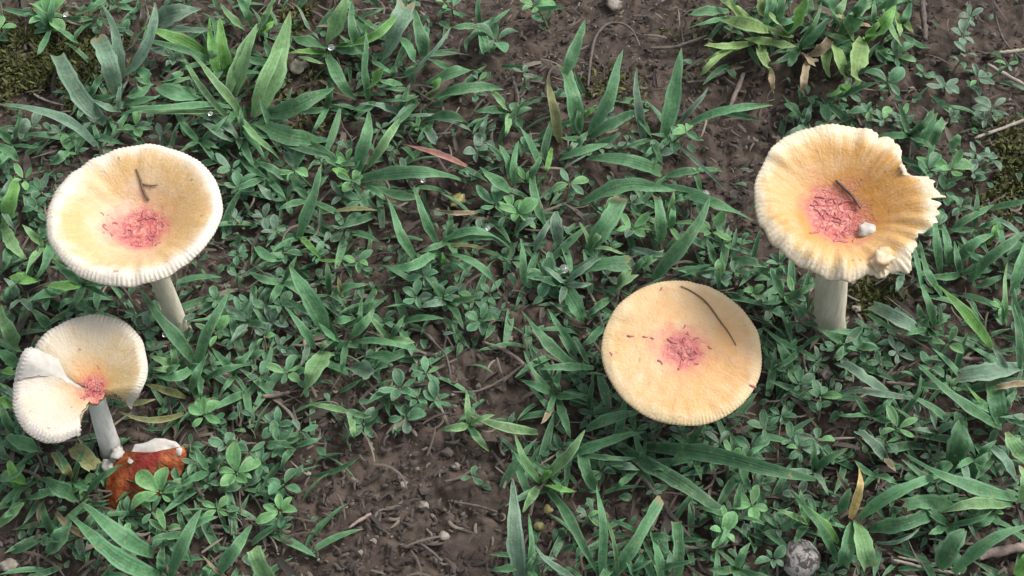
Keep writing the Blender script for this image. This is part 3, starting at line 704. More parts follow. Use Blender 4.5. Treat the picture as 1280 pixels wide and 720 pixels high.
tuft((413, 60), 'mid green grass tuft with a dewdrop at its crown', [
    (412, 60, 365, 44, 21, 'd', 'p'), (408, 52, 434, -6, 25, 'l', 'p', 0.03, 0.02, 0.03), (420, 58, 506, 9, 15, 'b', 'p', 0.12, 0.026, 0.02), (420, 60, 458, 67, 13, 'm'),
    (408, 66, 358, 67, 8, 'b'), (410, 68, 446, 127, 19, 'm', 'p', 0.05), (408, 80, 372, 70, 7, 'l'), (392, 42, 372, 6, 7, 's'), (425, 55, 448, 50, 12, 'd'), (500, 50, 445, 20, 10, 'm'), (400, 100, 432, 118, 8, 't')])
tuft((456, 130), 'upright grass tuft with a bright young blade between two larger tufts', [
    (456, 70, 442, 1, 15, 'm', 'p', -0.12, 0.022, 0.02), (460, 125, 457, 40, 12, 'm', 'p', -0.03, 0.02, 0.03), (452, 118, 479, 86, 17, 'b', 'o', 0, 0.02, 0.03), (470, 106, 512, 111, 11, 'm'),
    (478, 74, 506, 4, 30, 's', 'c', 0.05, 0.02, 0.024), (440, 136, 470, 129, 17, 'm', 'o'), (465, 75, 490, 92, 10, 'm'), (448, 60, 468, 40, 14, 'm'), (490, 100, 494, 82, 12, 'd', 'o'), (497, 20, 512, 24, 12, 's', 'o')])
tuft((444, 222), 'spreading grass tuft whose long right blade carries two dewdrops', [
    (447, 219, 462, 138, 21, 'm', 'p', 0.02, 0.018, 0.02), (455, 213, 505, 140, 15, 'l', 'p', 0.03, 0.02, 0.016), (424, 208, 382, 174, 16, 'm'), (445, 226, 592, 233, 19, 'm', 'p', -0.10, 0.024, 0.006),
    (438, 223, 415, 212, 14, 'b', 'o'), (443, 212, 447, 195, 14, 'm', 'o'), (438, 230, 421, 232, 10, 'b', 'o'), (455, 232, 484, 250, 10, 'm'), (470, 233, 525, 245, 14, 'm', 'o', 0.1), (490, 240, 520, 242, 12, 'd', 'o')])
tuft((526, 122), 'flat grass tuft spreading left and right with a pale green heart', [
    (520, 120, 468, 126, 19, 'm', 'p', -0.06), (531, 108, 612, 93, 19, 'm', 'p', -0.12, 0.022, 0.006), (538, 124, 630, 113, 19, 'm', 'p', -0.08, 0.02, 0.008), (532, 121, 551, 98, 13, 'b', 'o', 0, 0.018, 0.024),
    (514, 97, 566, 34, 9, 's', 'p', 0, 0.014, 0.02), (530, 70, 518, 12, 21, 'm', 'p', 0.02), (521, 80, 501, 46, 15, 'm', 'o'), (536, 74, 566, 86, 13, 'm'), (522, 128, 470, 186, 17, 'm', 'p', 0.02, 0.015, 0.008), (502, 105, 470, 100, 12, 'm'), (515, 125, 480, 160, 8, 's')])
tuft((528, 155), 'low arching grass blades just above the red dry blade', [
    (527, 155, 592, 160, 15, 'd', 'p', -0.2, 0.02, 0.006), (545, 150, 590, 166, 9, 's', 'p', -0.1), (530, 158, 545, 180, 16, 's', 'o'), (600, 175, 612, 140, 10, 's', 'p'), (610, 180, 640, 210, 10, 'm'), (540, 152, 520, 178, 10, 'd')])
tuft((722, 170), 'tall upright grass tuft standing below the bare upper soil', [
    (722, 165, 703, 86, 23, 'm', 'c', 0.05, 0.018, 0.026), (706, 92, 731, 24, 19, 'm', 'p', 0.03, 0.028, 0.03, 0.024), (700, 178, 685, 94, 15, 'y', 'p', 0.0, 0.016, 0.02), (736, 168, 779, 62, 20, 'm', 'p', 0.05, 0.02, 0.03),
    (738, 172, 812, 137, 16, 'm', 'p', -0.06), (716, 188, 734, 164, 12, 'm'), (742, 182, 776, 166, 12, 'm'), (723, 170, 712, 190, 10, 's'), (726, 168, 724, 130, 10, 'd'), (728, 150, 748, 132, 8, 'b'), (735, 175, 700, 172, 9, 'd')])
tuft((806, 178), 'pair of tall pointed grass blades left of the low bright sprig', [(806, 178, 796, 84, 13, 's', 'p', -0.03, 0.02, 0.03), (828, 172, 852, 60, 23, 'm', 'p', 0.03, 0.018, 0.032), (825, 180, 800, 200, 10, 'm'), (838, 172, 820, 190, 9, 'm')])
tuft((856, 158), 'long single grass blade reaching right over the bare litter', [(858, 157, 966, 130, 15, 'm', 'p', -0.05, 0.018, 0.012), (848, 158, 886, 109, 9, 's', 'p'), (852, 162, 880, 176, 9, 'm')])
tuft((1000, 50), 'dense pale yellow-green grass clump at the top edge', [
    (965, 38, 904, 22, 19, 'g', 'c', 0.0, 0.024, 0.02), (945, 52, 884, 55, 10, 'g', 'c'), (926, 54, 873, 96, 15, 'g', 'p', 0.03), (912, 14, 860, 18, 17, 'm', 'p', 0.04), (938, 21, 898, -4, 14, 'g', 'p'),
    (948, 58, 964, 92, 15, 'g', 'p', 0, 0.024, 0.01), (983, 42, 961, 15, 14, 'g', 'p', 0.0, 0.03, 0.034), (945, 48, 996, 57, 17, 'g', 'p', 0.04), (984, 48, 1012, -4, 27, 'b', 'p', 0.0, 0.026, 0.04),
    (1000, 60, 1042, 14, 13, 'm', 'p'), (1044, 54, 1056, 101, 21, 'g', 'o', 0, 0.03, 0.014), (1078, 48, 1070, 106, 26, 'g', 'o', 0.03, 0.034, 0.014), (1086, 52, 1120, 7, 25, 'b', 'p', 0.02, 0.026, 0.03),
    (1118, 12, 1125, 46, 13, 'g', 'p'), (1122, 18, 1142, 42, 10, 'g'), (1088, 32, 1046, 19, 10, 't', 'c'), (1008, 70, 1044, 40, 15, 't', 'c', 0.1), (1004, 66, 1020, 78, 12, 't', 'c'),
    (1022, 20, 1035, -8, 24, 'd', 'p'), (1060, 40, 1082, -6, 26, 'd', 'p', 0, 0.03, 0.034), (1046, 32, 1040, -10, 22, 'm', 'p', 0, 0.03, 0.04), (1096, 12, 1142, -4, 12, 'm'), (1090, 36, 1092, -4, 8, 'm'),
    (1012, 66, 1002, 131, 10, 't', 'c', 0.02, 0.012, 0.002), (964, 88, 967, 117, 9, 't', 'p', 0.0, 0.01, 0.002), (970, 30, 980, -8, 18, 'm'), (955, 20, 950, -8, 14, 'g'), (1064, 30, 1020, 10, 10, 'n', 'c'), (1030, 60, 1062, 50, 12, 'd'), (1056, 44, 1062, 76, 12, 'd', 'o'),
    (998, 62, 985, 84, 14, 'd'), (1070, 60, 1050, 90, 12, 'd', 'o'), (1100, 56, 1108, 80, 14, 'd', 'o'), (1060, 104, 1054, 114, 12, 'b', 'o')], thick=True)
tuft((1160, 180), 'short pair of green blades right of the torn mushroom rim', [(1152, 184, 1166, 141, 16, 'm', 'c'), (1168, 182, 1180, 150, 13, 'm', 'c'), (1190, 190, 1198, 168, 16, 'm', 'o')])
tuft((8, 285), 'broad bright blades at the left edge beside the dish-shaped mushroom', [
    (4, 280, 18, 220, 24, 'b', 'p', 0.05), (4, 282, 32, 325, 18, 'l', 'p', 0.05), (-5, 240, 20, 252, 18, 'm', 'o'), (40, 298, 64, 278, 9, 'm', 'p', 0.15), (66, 298, 46, 350, 15, 'm', 'p', -0.05), (50, 350, 12, 346, 17, 'b', 'o'), (104, 356, 54, 358, 15, 'b', 'p'),
    (62, 205, 88, 185, 14, 'm', 'p'), (15, 300, 0, 345, 14, 'd'), (30, 340, 5, 372, 14, 'm'), (80, 362, 35, 376, 16, 'm', 'p'), (92, 370, 120, 395, 13, 'd'), (-6, 180, 24, 200, 14, 'm', 'o')])
tuft((374, 295), 'upright narrow blade with small shoots between leafy sprigs', [(374, 296, 404, 206, 17, 'm', 'p', 0.0, 0.016, 0.024), (362, 228, 320, 202, 15, 'm', 'p', 0.05), (402, 268, 472, 262, 9, 'y', 'p'), (375, 296, 402, 326, 9, 'b', 'p'), (400, 325, 428, 326, 8, 'b'), (320, 308, 354, 326, 14, 'm', 'p', 0.1), (384, 200, 352, 180, 10, 's'), (345, 250, 322, 230, 14, 's')])
tuft((546, 312), 'spidery grass tuft with arching blades in the middle of the picture', [
    (521, 326, 484, 248, 15, 'm', 'p', -0.04, 0.02, 0.02), (548, 306, 517, 232, 13, 'm', 'p', -0.05, 0.02, 0.02), (546, 311, 472, 331, 15, 'm', 'p', -0.16, 0.024, 0.003), (552, 304, 638, 312, 15, 'm', 'p', -0.22, 0.026, 0.003),
    (550, 309, 610, 311, 8, 'y', 'p', -0.05), (553, 318, 620, 362, 15, 'm', 'p', -0.16, 0.024, 0.003), (545, 318, 518, 332, 14, 'l', 'o'), (600, 265, 536, 263, 7, 't', 'p'), (556, 322, 585, 340, 9, 'm'), (555, 335, 553, 315, 8, 'b'), (640, 240, 600, 208, 17, 'm', 'p'), (638, 224, 624, 180, 13, 'm', 'p'), (575, 268, 612, 274, 6, 'n')])
tuft((745, 325), 'long flat-lying grass blades left of the torn mushroom', [
    (727, 254, 846, 237, 22, 'm', 'p', -0.11, 0.026, 0.02), (838, 238, 940, 278, 16, 'm', 'p', -0.06, 0.024, 0.006), (735, 314, 777, 250, 25, 'm', 'c', 0.0, 0.014, 0.018), (735, 198, 826, 216, 18, 'm', 'c', -0.08, 0.02, 0.014),
    (828, 222, 906, 214, 15, 'm', 'p', -0.05), (826, 305, 820, 246, 17, 'm', 'c', 0.04, 0.016, 0.02), (838, 288, 843, 246, 10, 'm'), (818, 348, 889, 247, 21, 'm', 'p', 0.03, 0.022, 0.03), (714, 338, 788, 327, 25, 'd', 'c', 0.0, 0.012, 0.012), (768, 364, 790, 342, 19, 'l', 'c'),
    (682, 282, 667, 210, 16, 'm', 'p', -0.08), (662, 228, 679, 194, 13, 'm'), (700, 199, 760, 178, 14, 'm', 'p'), (700, 305, 695, 264, 18, 's', 'o'), (668, 315, 694, 268, 11, 's', 'p'), (655, 355, 650, 298, 11, 'm', 'p'), (643, 232, 648, 176, 12, 'm', 'p'),
    (852, 186, 908, 239, 6, 's', 'p'), (700, 216, 757, 184, 5, 's', 'p'), (795, 335, 830, 312, 11, 'l', 'p'), (915, 324, 962, 335, 15, 'm', 'p'), (820, 230, 890, 240, 14, 'd', 'p'), (642, 296, 670, 272, 14, 's', 'p'), (690, 185, 680, 230, 8, 'b'), (790, 345, 812, 318, 14, 'd'), (790, 310, 840, 320, 10, 's'), (750, 320, 780, 305, 14, 'd')])
tuft((1200, 335), 'clump of long blades crowding right of the torn mushroom stem', [
    (1157, 372, 1143, 300, 10, 'm', 'p', -0.03), (1178, 370, 1148, 300, 13, 'm', 'p', -0.06), (1176, 342, 1170, 262, 12, 'm', 'p'), (1186, 292, 1244, 257, 16, 'm', 'p', -0.06), (1238, 261, 1290, 250, 11, 'm', 'p'), (1212, 352, 1282, 288, 21, 'm', 'p', -0.04, 0.022, 0.024),
    (1198, 328, 1243, 292, 17, 'm', 'p', -0.1), (1264, 366, 1286, 296, 18, 'm', 'p'), (1259, 404, 1260, 326, 7, 'l', 'p'), (1218, 358, 1252, 346, 14, 'm', 'o'), (1236, 306, 1248, 274, 9, 'b'), (1244, 270, 1260, 320, 9, 'm'), (1185, 330, 1178, 280, 14, 'm', 'p'),
    (1240, 434, 1165, 352, 18, 'b', 'p', 0.04, 0.022, 0.03), (1180, 416, 1174, 378, 9, 'm'), (1226, 402, 1213, 374, 13, 'm'), (1254, 406, 1259, 352, 7, 'm'), (1274, 462, 1268, 378, 12, 'm', 'p'), (1168, 408, 1150, 350, 12, 'm', 'p'), (1260, 470, 1240, 430, 10, 's'), (1195, 300, 1230, 330, 10, 'd'), (1280, 420, 1268, 360, 14, 'm')])
tuft((1272, 466), 'flat cut blade with a pale torn end at the right edge', [(1275, 458, 1197, 470, 24, 's', 'c', 0.0, 0.014, 0.016), (1252, 534, 1148, 452, 18, 'm', 'p', -0.05, 0.02, 0.014), (1252, 532, 1242, 476, 25, 'd', 'c'), (1250, 520, 1205, 480, 8, 'b'), (1290, 520, 1250, 522, 10, 's'), (1286, 480, 1246, 484, 9, 't', 'c')])
tuft((1115, 492), 'folded flat blades lying below the torn mushroom stem', [(1162, 419, 1088, 384, 19, 's', 'c', 0.03, 0.014, 0.012), (1112, 492, 1050, 454, 21, 's', 'c', 0.0, 0.014, 0.012), (1140, 498, 1042, 492, 10, 's', 'p', 0.04), (1085, 392, 1128, 415, 8, 'm'), (988, 466, 968, 420, 15, 'm', 'p'), (1042, 492, 1078, 484, 9, 's')])
tuft((104, 628), 'broad dark grass tuft below the split mushroom', [
    (206, 724, 84, 644, 25, 'm', 'p', -0.06, 0.022, 0.012), (192, 692, 102, 628, 27, 'm', 'p', -0.05, 0.02, 0.014), (103, 627, 152, 580, 21, 'd', 'p', -0.05, 0.022, 0.03), (99, 626, 52, 598, 25, 'd', 'p', 0.03, 0.02, 0.016), (58, 692, 88, 652, 23, 'm', 'o'),
    (205, 692, 202, 712, 20, 'd', 'o'), (-4, 658, 30, 628, 16, 'l', 'p'), (66, 668, 50, 618, 15, 'd', 'p'), (95, 680, 106, 700, 17, 'd', 'o'), (34, 604, 2, 592, 18, 'b', 'o'), (48, 562, 8, 545, 20, 'm', 'o'), (92, 558, 120, 586, 25, 'y', 'c'), (66, 566, 92, 600, 14, 'y', 'o'),
    (30, 625, 4, 648, 13, 'm'), (70, 640, 108, 672, 10, 't', 'c'), (58, 615, 48, 655, 8, 'n'), (30, 580, 0, 600, 16, 'm', 'o'), (22, 610, 12, 575, 14, 'b', 'o'), (70, 610, 30, 625, 14, 'd', 'o')])
tuft((212, 724), 'single broad blade leaning right at the bottom edge', [(212, 726, 254, 636, 21, 'm', 'p', -0.05, 0.02, 0.02), (198, 722, 205, 680, 14, 'd')])
tuft((270, 722), 'single pointed blade at the bottom edge near bare soil', [(270, 724, 316, 656, 21, 'm', 'p', -0.03, 0.02, 0.02), (286, 724, 252, 694, 6, 't'), (252, 726, 262, 706, 14, 'm', 'o')])
tuft((336, 726), 'mown pale blade with a square end at the bottom edge', [(338, 730, 316, 684, 25, 'l', 'c', 0.0, 0.016, 0.022)])
tuft((25, 440), 'pale broad leaves at the left edge above the split mushroom', [(26, 438, 2, 380, 21, 'l', 'p', -0.08, 0.02, 0.018), (22, 456, -4, 438, 17, 'm', 'o'), (64, 412, 38, 386, 15, 'm', 'p'), (22, 492, -4, 476, 5, 'l', 'p'), (28, 470, 2, 462, 16, 'b', 'o'), (20, 508, -5, 500, 18, 'b', 'o'), (15, 540, 0, 505, 14, 'm'), (70, 390, 92, 372, 14, 'm', 'p')])
tuft((245, 462), 'crossing grass blades under the leaning stem of the dish-shaped mushroom', [
    (243, 452, 173, 362, 20, 'm', 'p', 0.0, 0.02, 0.024), (246, 462, 286, 362, 17, 'm', 'p', -0.04, 0.02, 0.026), (245, 454, 192, 468, 15, 'm', 'p', -0.2, 0.02, 0.003), (236, 492, 260, 440, 13, 'm', 'p'), (232, 497, 178, 481, 11, 'y', 'p'), (256, 475, 322, 458, 11, 'm', 'p', -0.1), (230, 517, 148, 515, 9, 'y', 'p', -0.1),
    (250, 470, 250, 500, 8, 'm'), (215, 470, 236, 490, 8, 's'), (200, 470, 225, 455, 12, 'm'), (152, 506, 195, 500, 9, 'y')])
tuft((437, 425), 'starry grass tuft of radiating blades with one square-cut end', [
    (393, 436, 355, 384, 12, 'm', 'p', 0.05), (408, 414, 362, 332, 26, 'm', 'p', 0.03, 0.018, 0.018), (426, 428, 398, 404, 10, 'm', 'p'), (406, 440, 380, 487, 29, 'l', 'c', 0.0, 0.02, 0.014), (432, 430, 427, 470, 12, 'm', 'p', 0, 0.016, 0.006), (437, 424, 468, 386, 16, 'm', 'p', 0.02, 0.018, 0.026),
    (448, 390, 486, 370, 14, 'm', 'p'), (444, 396, 416, 401, 11, 'm', 'o'), (440, 428, 528, 440, 11, 'm', 'p', -0.08, 0.02, 0.004), (460, 446, 497, 448, 14, 'm', 'o'), (440, 458, 468, 466, 20, 's', 'o'), (420, 420, 400, 440, 10, 'd'), (446, 420, 452, 370, 9, 'd'), (385, 430, 376, 458, 10, 's', 'p'), (430, 372, 422, 345, 8, 'y')])
tuft((742, 458), 'dark grass tuft spreading left from under the smooth round mushroom', [
    (718, 456, 653, 388, 18, 'm', 'p', -0.06), (720, 442, 682, 386, 10, 'm', 'p'), (737, 456, 716, 418, 9, 'm'), (696, 497, 654, 438, 9, 'm', 'p'), (742, 460, 668, 464, 12, 'm', 'p', 0.05), (698, 498, 714, 548, 13, 'm', 'p'), (736, 512, 742, 465, 8, 'd'), (704, 358, 729, 402, 22, 'm', 'o'), (762, 374, 733, 396, 12, 'm'), (752, 408, 728, 432, 13, 'm'), (733, 537, 802, 513, 17, 'm', 'p'), (692, 505, 676, 530, 9, 't'), (750, 470, 760, 510, 16, 'd'), (690, 470, 700, 490, 8, 'm')])
tuft((675, 604), 'bright grass shoot with a yellow-green heart beside the bare soil patch', [
    (675, 603, 642, 543, 12, 'l', 'p', -0.04, 0.02, 0.03), (668, 602, 638, 562, 11, 'm', 'p'), (680, 598, 732, 538, 18, 'l', 'p', 0.04, 0.022, 0.03), (710, 572, 806, 541, 15, 'm', 'p', -0.05), (681, 606, 721, 615, 11, 'b', 'p', 0, 0.022, 0.022), (672, 608, 653, 640, 13, 'l', 'p'), (684, 612, 748, 724, 15, 'm', 'p', -0.05, 0.016, 0.006), (676, 602, 690, 588, 10, 'b', 'o'), (690, 600, 700, 570, 12, 'm')])
tuft((650, 724), 'wide pale blade standing at the bottom edge right of the soil patch', [(652, 728, 642, 598, 25, 's', 'p', -0.03, 0.02, 0.022), (664, 724, 663, 642, 11, 'm', 'p'), (655, 722, 672, 690, 10, 'm')])
tuft((672, 538), 'pale blade pointing left onto the bare soil', [(672, 540, 578, 513, 16, 'l', 'p', -0.05, 0.014, 0.01)])
tuft((765, 720), 'fan of long blades at the bottom edge below the smooth mushroom', [
    (752, 724, 748, 606, 14, 'm', 'p', 0.03), (772, 724, 756, 640, 7, 'l', 'p'), (764, 722, 825, 624, 18, 'm', 'c', 0.02, 0.018, 0.018), (826, 722, 814, 664, 17, 'm', 'p'), (846, 722, 846, 652, 17, 'm', 'c'), (818, 710, 872, 698, 9, 'm', 'p'), (720, 724, 664, 678, 10, 's', 'p'), (745, 612, 728, 568, 17, 'm', 'c'), (775, 712, 815, 700, 12, 'm'), (802, 637, 826, 635, 8, 'l', 'o'), (790, 724, 806, 690, 12, 'd'), (800, 724, 780, 690, 10, 'd')])
tuft((790, 560), 'very long dark blade stretching right below the smooth mushroom', [(805, 558, 1040, 606, 24, 'd', 'p', -0.03, 0.022, 0.012), (772, 556, 905, 640, 20, 'd', 'c', 0.0, 0.012, 0.006), (720, 566, 800, 572, 9, 'm', 'p'), (765, 580, 800, 588, 13, 's', 'p')])
tuft((1072, 652), 'grass tuft with a yellow dry blade and short mown ends', [
    (1074, 648, 1184, 594, 20, 'm', 'p', -0.07, 0.022, 0.016), (1088, 660, 1160, 645, 21, 'm', 'c', 0.03, 0.016, 0.012), (1072, 654, 1087, 708, 25, 'l', 'c', 0, 0.02, 0.016), (1066, 655, 1053, 708, 20, 'm', 'c', 0, 0.018, 0.01), (1048, 678, 998, 626, 14, 'b', 'p', 0.05), (1046, 702, 988, 612, 15, 'd', 'p', 0.05), (1050, 642, 1064, 610, 15, 'd', 'p'),
    (1063, 648, 1075, 584, 13, 'w', 'p', 0.06, 0.016, 0.024), (1066, 620, 1046, 586, 7, 'n'), (1095, 678, 1152, 656, 6, 's', 'p', 0.15), (1040, 640, 1020, 655, 14, 'd', 'o'), (1060, 660, 1034, 652, 10, 'm')])
tuft((1268, 625), 'large overlapping blades in the lower right of the picture', [
    (1268, 622, 1130, 566, 22, 'm', 'p', -0.05, 0.024, 0.014), (1264, 630, 1172, 640, 18, 'l', 'p', 0.05, 0.02, 0.014), (1190, 634, 1130, 632, 21, 'm', 'c', 0.08), (1192, 716, 1290, 655, 18, 'm', 'p', -0.08, 0.022, 0.02), (1174, 710, 1206, 662, 28, 'm', 'o'), (1190, 580, 1205, 520, 32, 'd', 'o'), (1270, 600, 1230, 550, 16, 's', 'p'),
    (1290, 578, 1258, 540, 22, 'l', 'o'), (1278, 628, 1280, 585, 17, 'l', 'c'), (1214, 592, 1240, 566, 13, 'm', 'o'), (1210, 645, 1222, 675, 6, 's'), (1265, 660, 1290, 680, 16, 'm'), (1162, 590, 1190, 580, 20, 'd', 'o'), (1240, 640, 1215, 655, 22, 'd', 'o'), (1270, 720, 1290, 690, 22, 'b', 'o'), (1200, 570, 1210, 620, 12, 's')])
tuft((1095, 560), 'whitish folded dying blade above the yellow dry blade', [(1108, 575, 1072, 540, 17, 's', 'c'), (1105, 570, 1120, 590, 9, 't', 'p'), (1098, 562, 1078, 548, 9, 't', 'o')])
dry = thing('dry_grass_blade', P(545, 195, 0.0), 'thin reddish dry grass blade lying across the soil', 'dry blade')
blade(dry, 584, 208, 503, 179, 9, 'r', 'p', 0.03, 0.012, 0.008)

# ------------------------------------------------------------------ twigs, roots, stones, dew
def tw(pts, rpx, mat, label, cat='twig', name='twig', h=0.004):
    Q = [P(x, y, (z if z is not None else h)) for x, y, *zz in pts for z in [zz[0] if zz else None]]
    s = mpp(Q[0]) * (0.72 if mat is M_TWIG else 0.85); strip(name, Q, [r * s for r in rpx], mat, label, cat, wob=0.3)
tw([(1152, -10), (1154, 15), (1156, 32), (1157, 50)], [4.5, 5, 4.5, 4], M_TWIG, 'upright thick grey twig at the top edge right of the pale clump', h=0.006)
tw([(735, 108), (738, 75), (745, 46), (758, 31), (775, 29), (790, 38), (800, 58)], [2, 2.5, 2.5, 2.5, 2.5, 2, 1.5], M_TWIG, 'looped grey root fibre on the bare upper soil', 'root', 'root_fibre')
tw([(812, 60), (840, 59), (862, 53), (884, 45)], [2, 3, 3, 2], M_TWIG, 'brown stick left of the pale clump, lying level on soil')
tw([(858, 103), (880, 101), (905, 91), (930, 84)], [2, 3, 3, 2], M_TWIG, 'curved brown stick below the pale blade of the pale clump')
tw([(912, 135), (920, 115), (930, 92)], [2, 4, 3], M_TWIGR, 'short pinkish dead leaf stalk on the litter below the pale clump')
tw([(1234, 80), (1256, 93), (1284, 108)], [2.5, 3, 2.5], M_TWIGP, 'pale dry stalk slanting down to the right edge')
tw([(1218, 173), (1248, 162), (1284, 149)], [2, 2.6, 2.4], M_TWIGP, 'pale dry stalk slanting up to the right edge')
tw([(1248, 66), (1268, 64), (1286, 62)], [2.5, 2.8, 2.5], M_TWIGP, 'short level pale stalk at the right edge')
tw([(1243, 12), (1250, 40), (1262, 60), (1284, 78)], [1.2, 1.6, 1.6, 1.2], M_TWIG, 'thin curved grey fibre in the upper right corner', 'root', 'root_fibre')
tw([(603, 427), (630, 437), (655, 456), (675, 484), (692, 512)], [2, 2.8, 2.6, 2.4, 2], M_TWIGR, 'pale bent dry stalk left of the smooth round mushroom')
tw([(512, 411), (530, 416), (545, 430), (558, 446), (564, 475)], [2, 2.2, 2.2, 2, 1.8], M_TWIG, 'forked grey root on the bare soil in the middle', 'root', 'root_fibre')
tw([(565, 490), (590, 490), (610, 484), (634, 471)], [1.8, 2.4, 2.4, 1.6], M_TWIG, 'grey rootlet lying level above the bare soil patch', 'root', 'root_fibre')
tw([(790, 588), (805, 600), (822, 622), (840, 645), (856, 664), (872, 682)], [4, 4.5, 4, 5, 3.5, 2], M_TWIG, 'knobbly grey-brown stem with a side spur at the lower middle')
tw([(836, 642), (846, 636), (858, 630)], [3.4, 2.6, 1.6], M_TWIG, 'short side spur by the knobbly stem at the lower middle')
tw([(1222, 697), (1245, 690), (1268, 686), (1290, 684)], [6, 7, 7.5, 7], M_TWIGR, 'thick pinkish dead stick at the lower right corner', h=0.006)
tw([(1116, 700), (1140, 706), (1165, 712), (1200, 717)], [2, 2.6, 2.6, 2], M_TWIGP, 'straight pale straw at the bottom edge, the lower one')
tw([(1122, 696), (1150, 702), (1178, 707), (1196, 712)], [1.6, 2.2, 2.0, 1.4], M_TWIGP, 'straight pale straw at the bottom edge, the upper one')
tw([(1108, 478), (1128, 480), (1150, 482)], [2.5, 3.4, 2.4], M_TWIGR, 'pale dry stick lying below the flat folded blades')
tw([(1198, 447), (1218, 449), (1240, 450)], [2.5, 3.4, 2.4], M_TWIGR, 'pinkish dry stick lying above the cut blade')
tw([(328, 496), (345, 494), (362, 490)], [3, 3.6, 2.4], M_TWIGR, 'short pale stick lying left of the starry tuft')
tw([(362, 470), (374, 458), (382, 442), (380, 425)], [2, 3, 3.4, 3], M_TWIGR, 'bent pink-grey stalk left of the square-cut blade')
tw([(100, 724), (118, 706), (138, 690)], [3, 4, 3], M_TWIG, 'grey stick at the bottom edge below the broad dark tuft')
tw([(555, 602), (575, 597), (590, 588), (601, 584)], [2, 3, 2.6, 2], M_TWIG, 'small brown root above the bare soil patch', 'root', 'root_fibre')
tw([(570, 628), (595, 632), (622, 640)], [1.5, 2.4, 1.6], M_TWIG, 'thin brown root on the right of the bare soil patch', 'root', 'root_fibre')
tw([(520, 675), (540, 690), (552, 702)], [1.5, 3, 2], M_TWIG, 'short brown root at the bottom of the bare soil patch', 'root', 'root_fibre')
tw([(436, 660), (450, 650), (464, 642)], [1.5, 3, 2], M_TWIGR, 'pale dry flake on the left of the bare soil patch')
tw([(460, 522), (466, 510), (474, 500)], [1.6, 2.4, 1.8], M_TWIG, 'slanting brown stalk under the sprig above the bare soil')
tw([(505, 545), (506, 520), (507, 497)], [1.5, 2, 1.8], M_TWIG, 'upright brown stalk under the sprig above the bare soil')
tw([(645, 140), (648, 122), (640, 96)], [2, 2.4, 2], M_TWIG, 'thin upright brown stalk on the upper soil')
tw([(1160, 445), (1110, 470), (1122, 455)], [1.2, 1.6, 1.2], M_TWIG, 'fine dark rootlet among leaves below the torn mushroom', 'root', 'root_fibre')

lump('stone', 1001, 699, 0.009, 25, M_STONE, 'mottled grey and white round stone at the bottom edge', 'stone', 0.8, 5, jag=0.12)
lump('seed', 674, 657, 0.004, 6.5, M_SEED, 'round yellow seed below the bright grass shoot, the lower one', 'seed', 0.8, 6, jag=0.3)
lump('seed', 685, 636, 0.004, 6, M_SEED, 'yellow seed under the bright grass shoot, the upper one', 'seed', 0.6, 7, jag=0.45)
for i, (x, y, s, lb) in enumerate([(554, 670, 5, 'pale angular grit lying in the middle of the bare soil patch'), (505, 605, 4, 'pale grit on the upper part of the bare soil patch'),
        (530, 632, 5.5, 'flat white grit in the centre of the bare soil patch'), (571, 582, 5, 'white splinter of grit at the top of the bare soil patch'), (384, 590, 4, 'white grit left of the bare soil patch'),
        (637, 424, 4.5, 'small round pale grit above the pale bent stalk'), (372, 83, 9, 'tan pebble right of the broad-bladed tuft'), (572, 251, 8, 'yellowish pebble below the red dry blade'),
        (767, 3, 11, 'whitish pebble at the top edge above the looped root'), (1032, 467, 8, 'cream pebble among leaves below the torn mushroom'), (808, 563, 5.5, 'pale pebble on the long dark blade'), (1033, 74, 5, 'cream pebble under the pale clump'),
        (1070, 386, 5, 'white pebble right of the torn mushroom stem'), (12, 708, 9, 'pale pinkish pebble in the lower left corner'), (920, 675, 6, 'pale pebble right of the bright sprig at the bottom')]):
    lump('pebble' if s > 5 else 'grit', x, y, 0.003, s, M_GRIT if i not in (6, 7) else M_SEED if i == 7 else M_TWIGP, lb, 'pebble' if s > 5 else 'grit', 0.5, 20 + i, jag=0.75)
for i, (x, y, h, s, lb) in enumerate([(414, 59, 0.014, 4.5, 'dewdrop at the crown of the mid green tuft'), (515, 219, 0.020, 3.6, 'left dewdrop on the long blade of the spreading tuft'), (529, 225, 0.020, 3.4, 'right dewdrop on the long blade of the spreading tuft'),
        (610, 285, 0.018, 3.4, 'dewdrop on the arching blade of the spidery tuft'), (882, 242, 0.024, 5, 'large dewdrop on the flat blade left of the torn mushroom'), (705, 336, 0.012, 6, 'large dewdrop above the sprig left of the smooth mushroom'),
        (206, 418, 0.020, 3.6, 'upper dewdrop on the blade under the leaning stem'), (216, 425, 0.020, 3, 'lower dewdrop on the blade under the leaning stem'), (263, 142, 0.018, 3.2, 'dewdrop on the level blade of the broad-bladed tuft'), (82, 18, 0.016, 3.4, 'dewdrop on a leaflet above the mossy patch')]):
    lump('dewdrop', x, y, h + 0.001, s, M_DEW, lb, 'dewdrop', 0.75, 60 + i, jag=0.03)

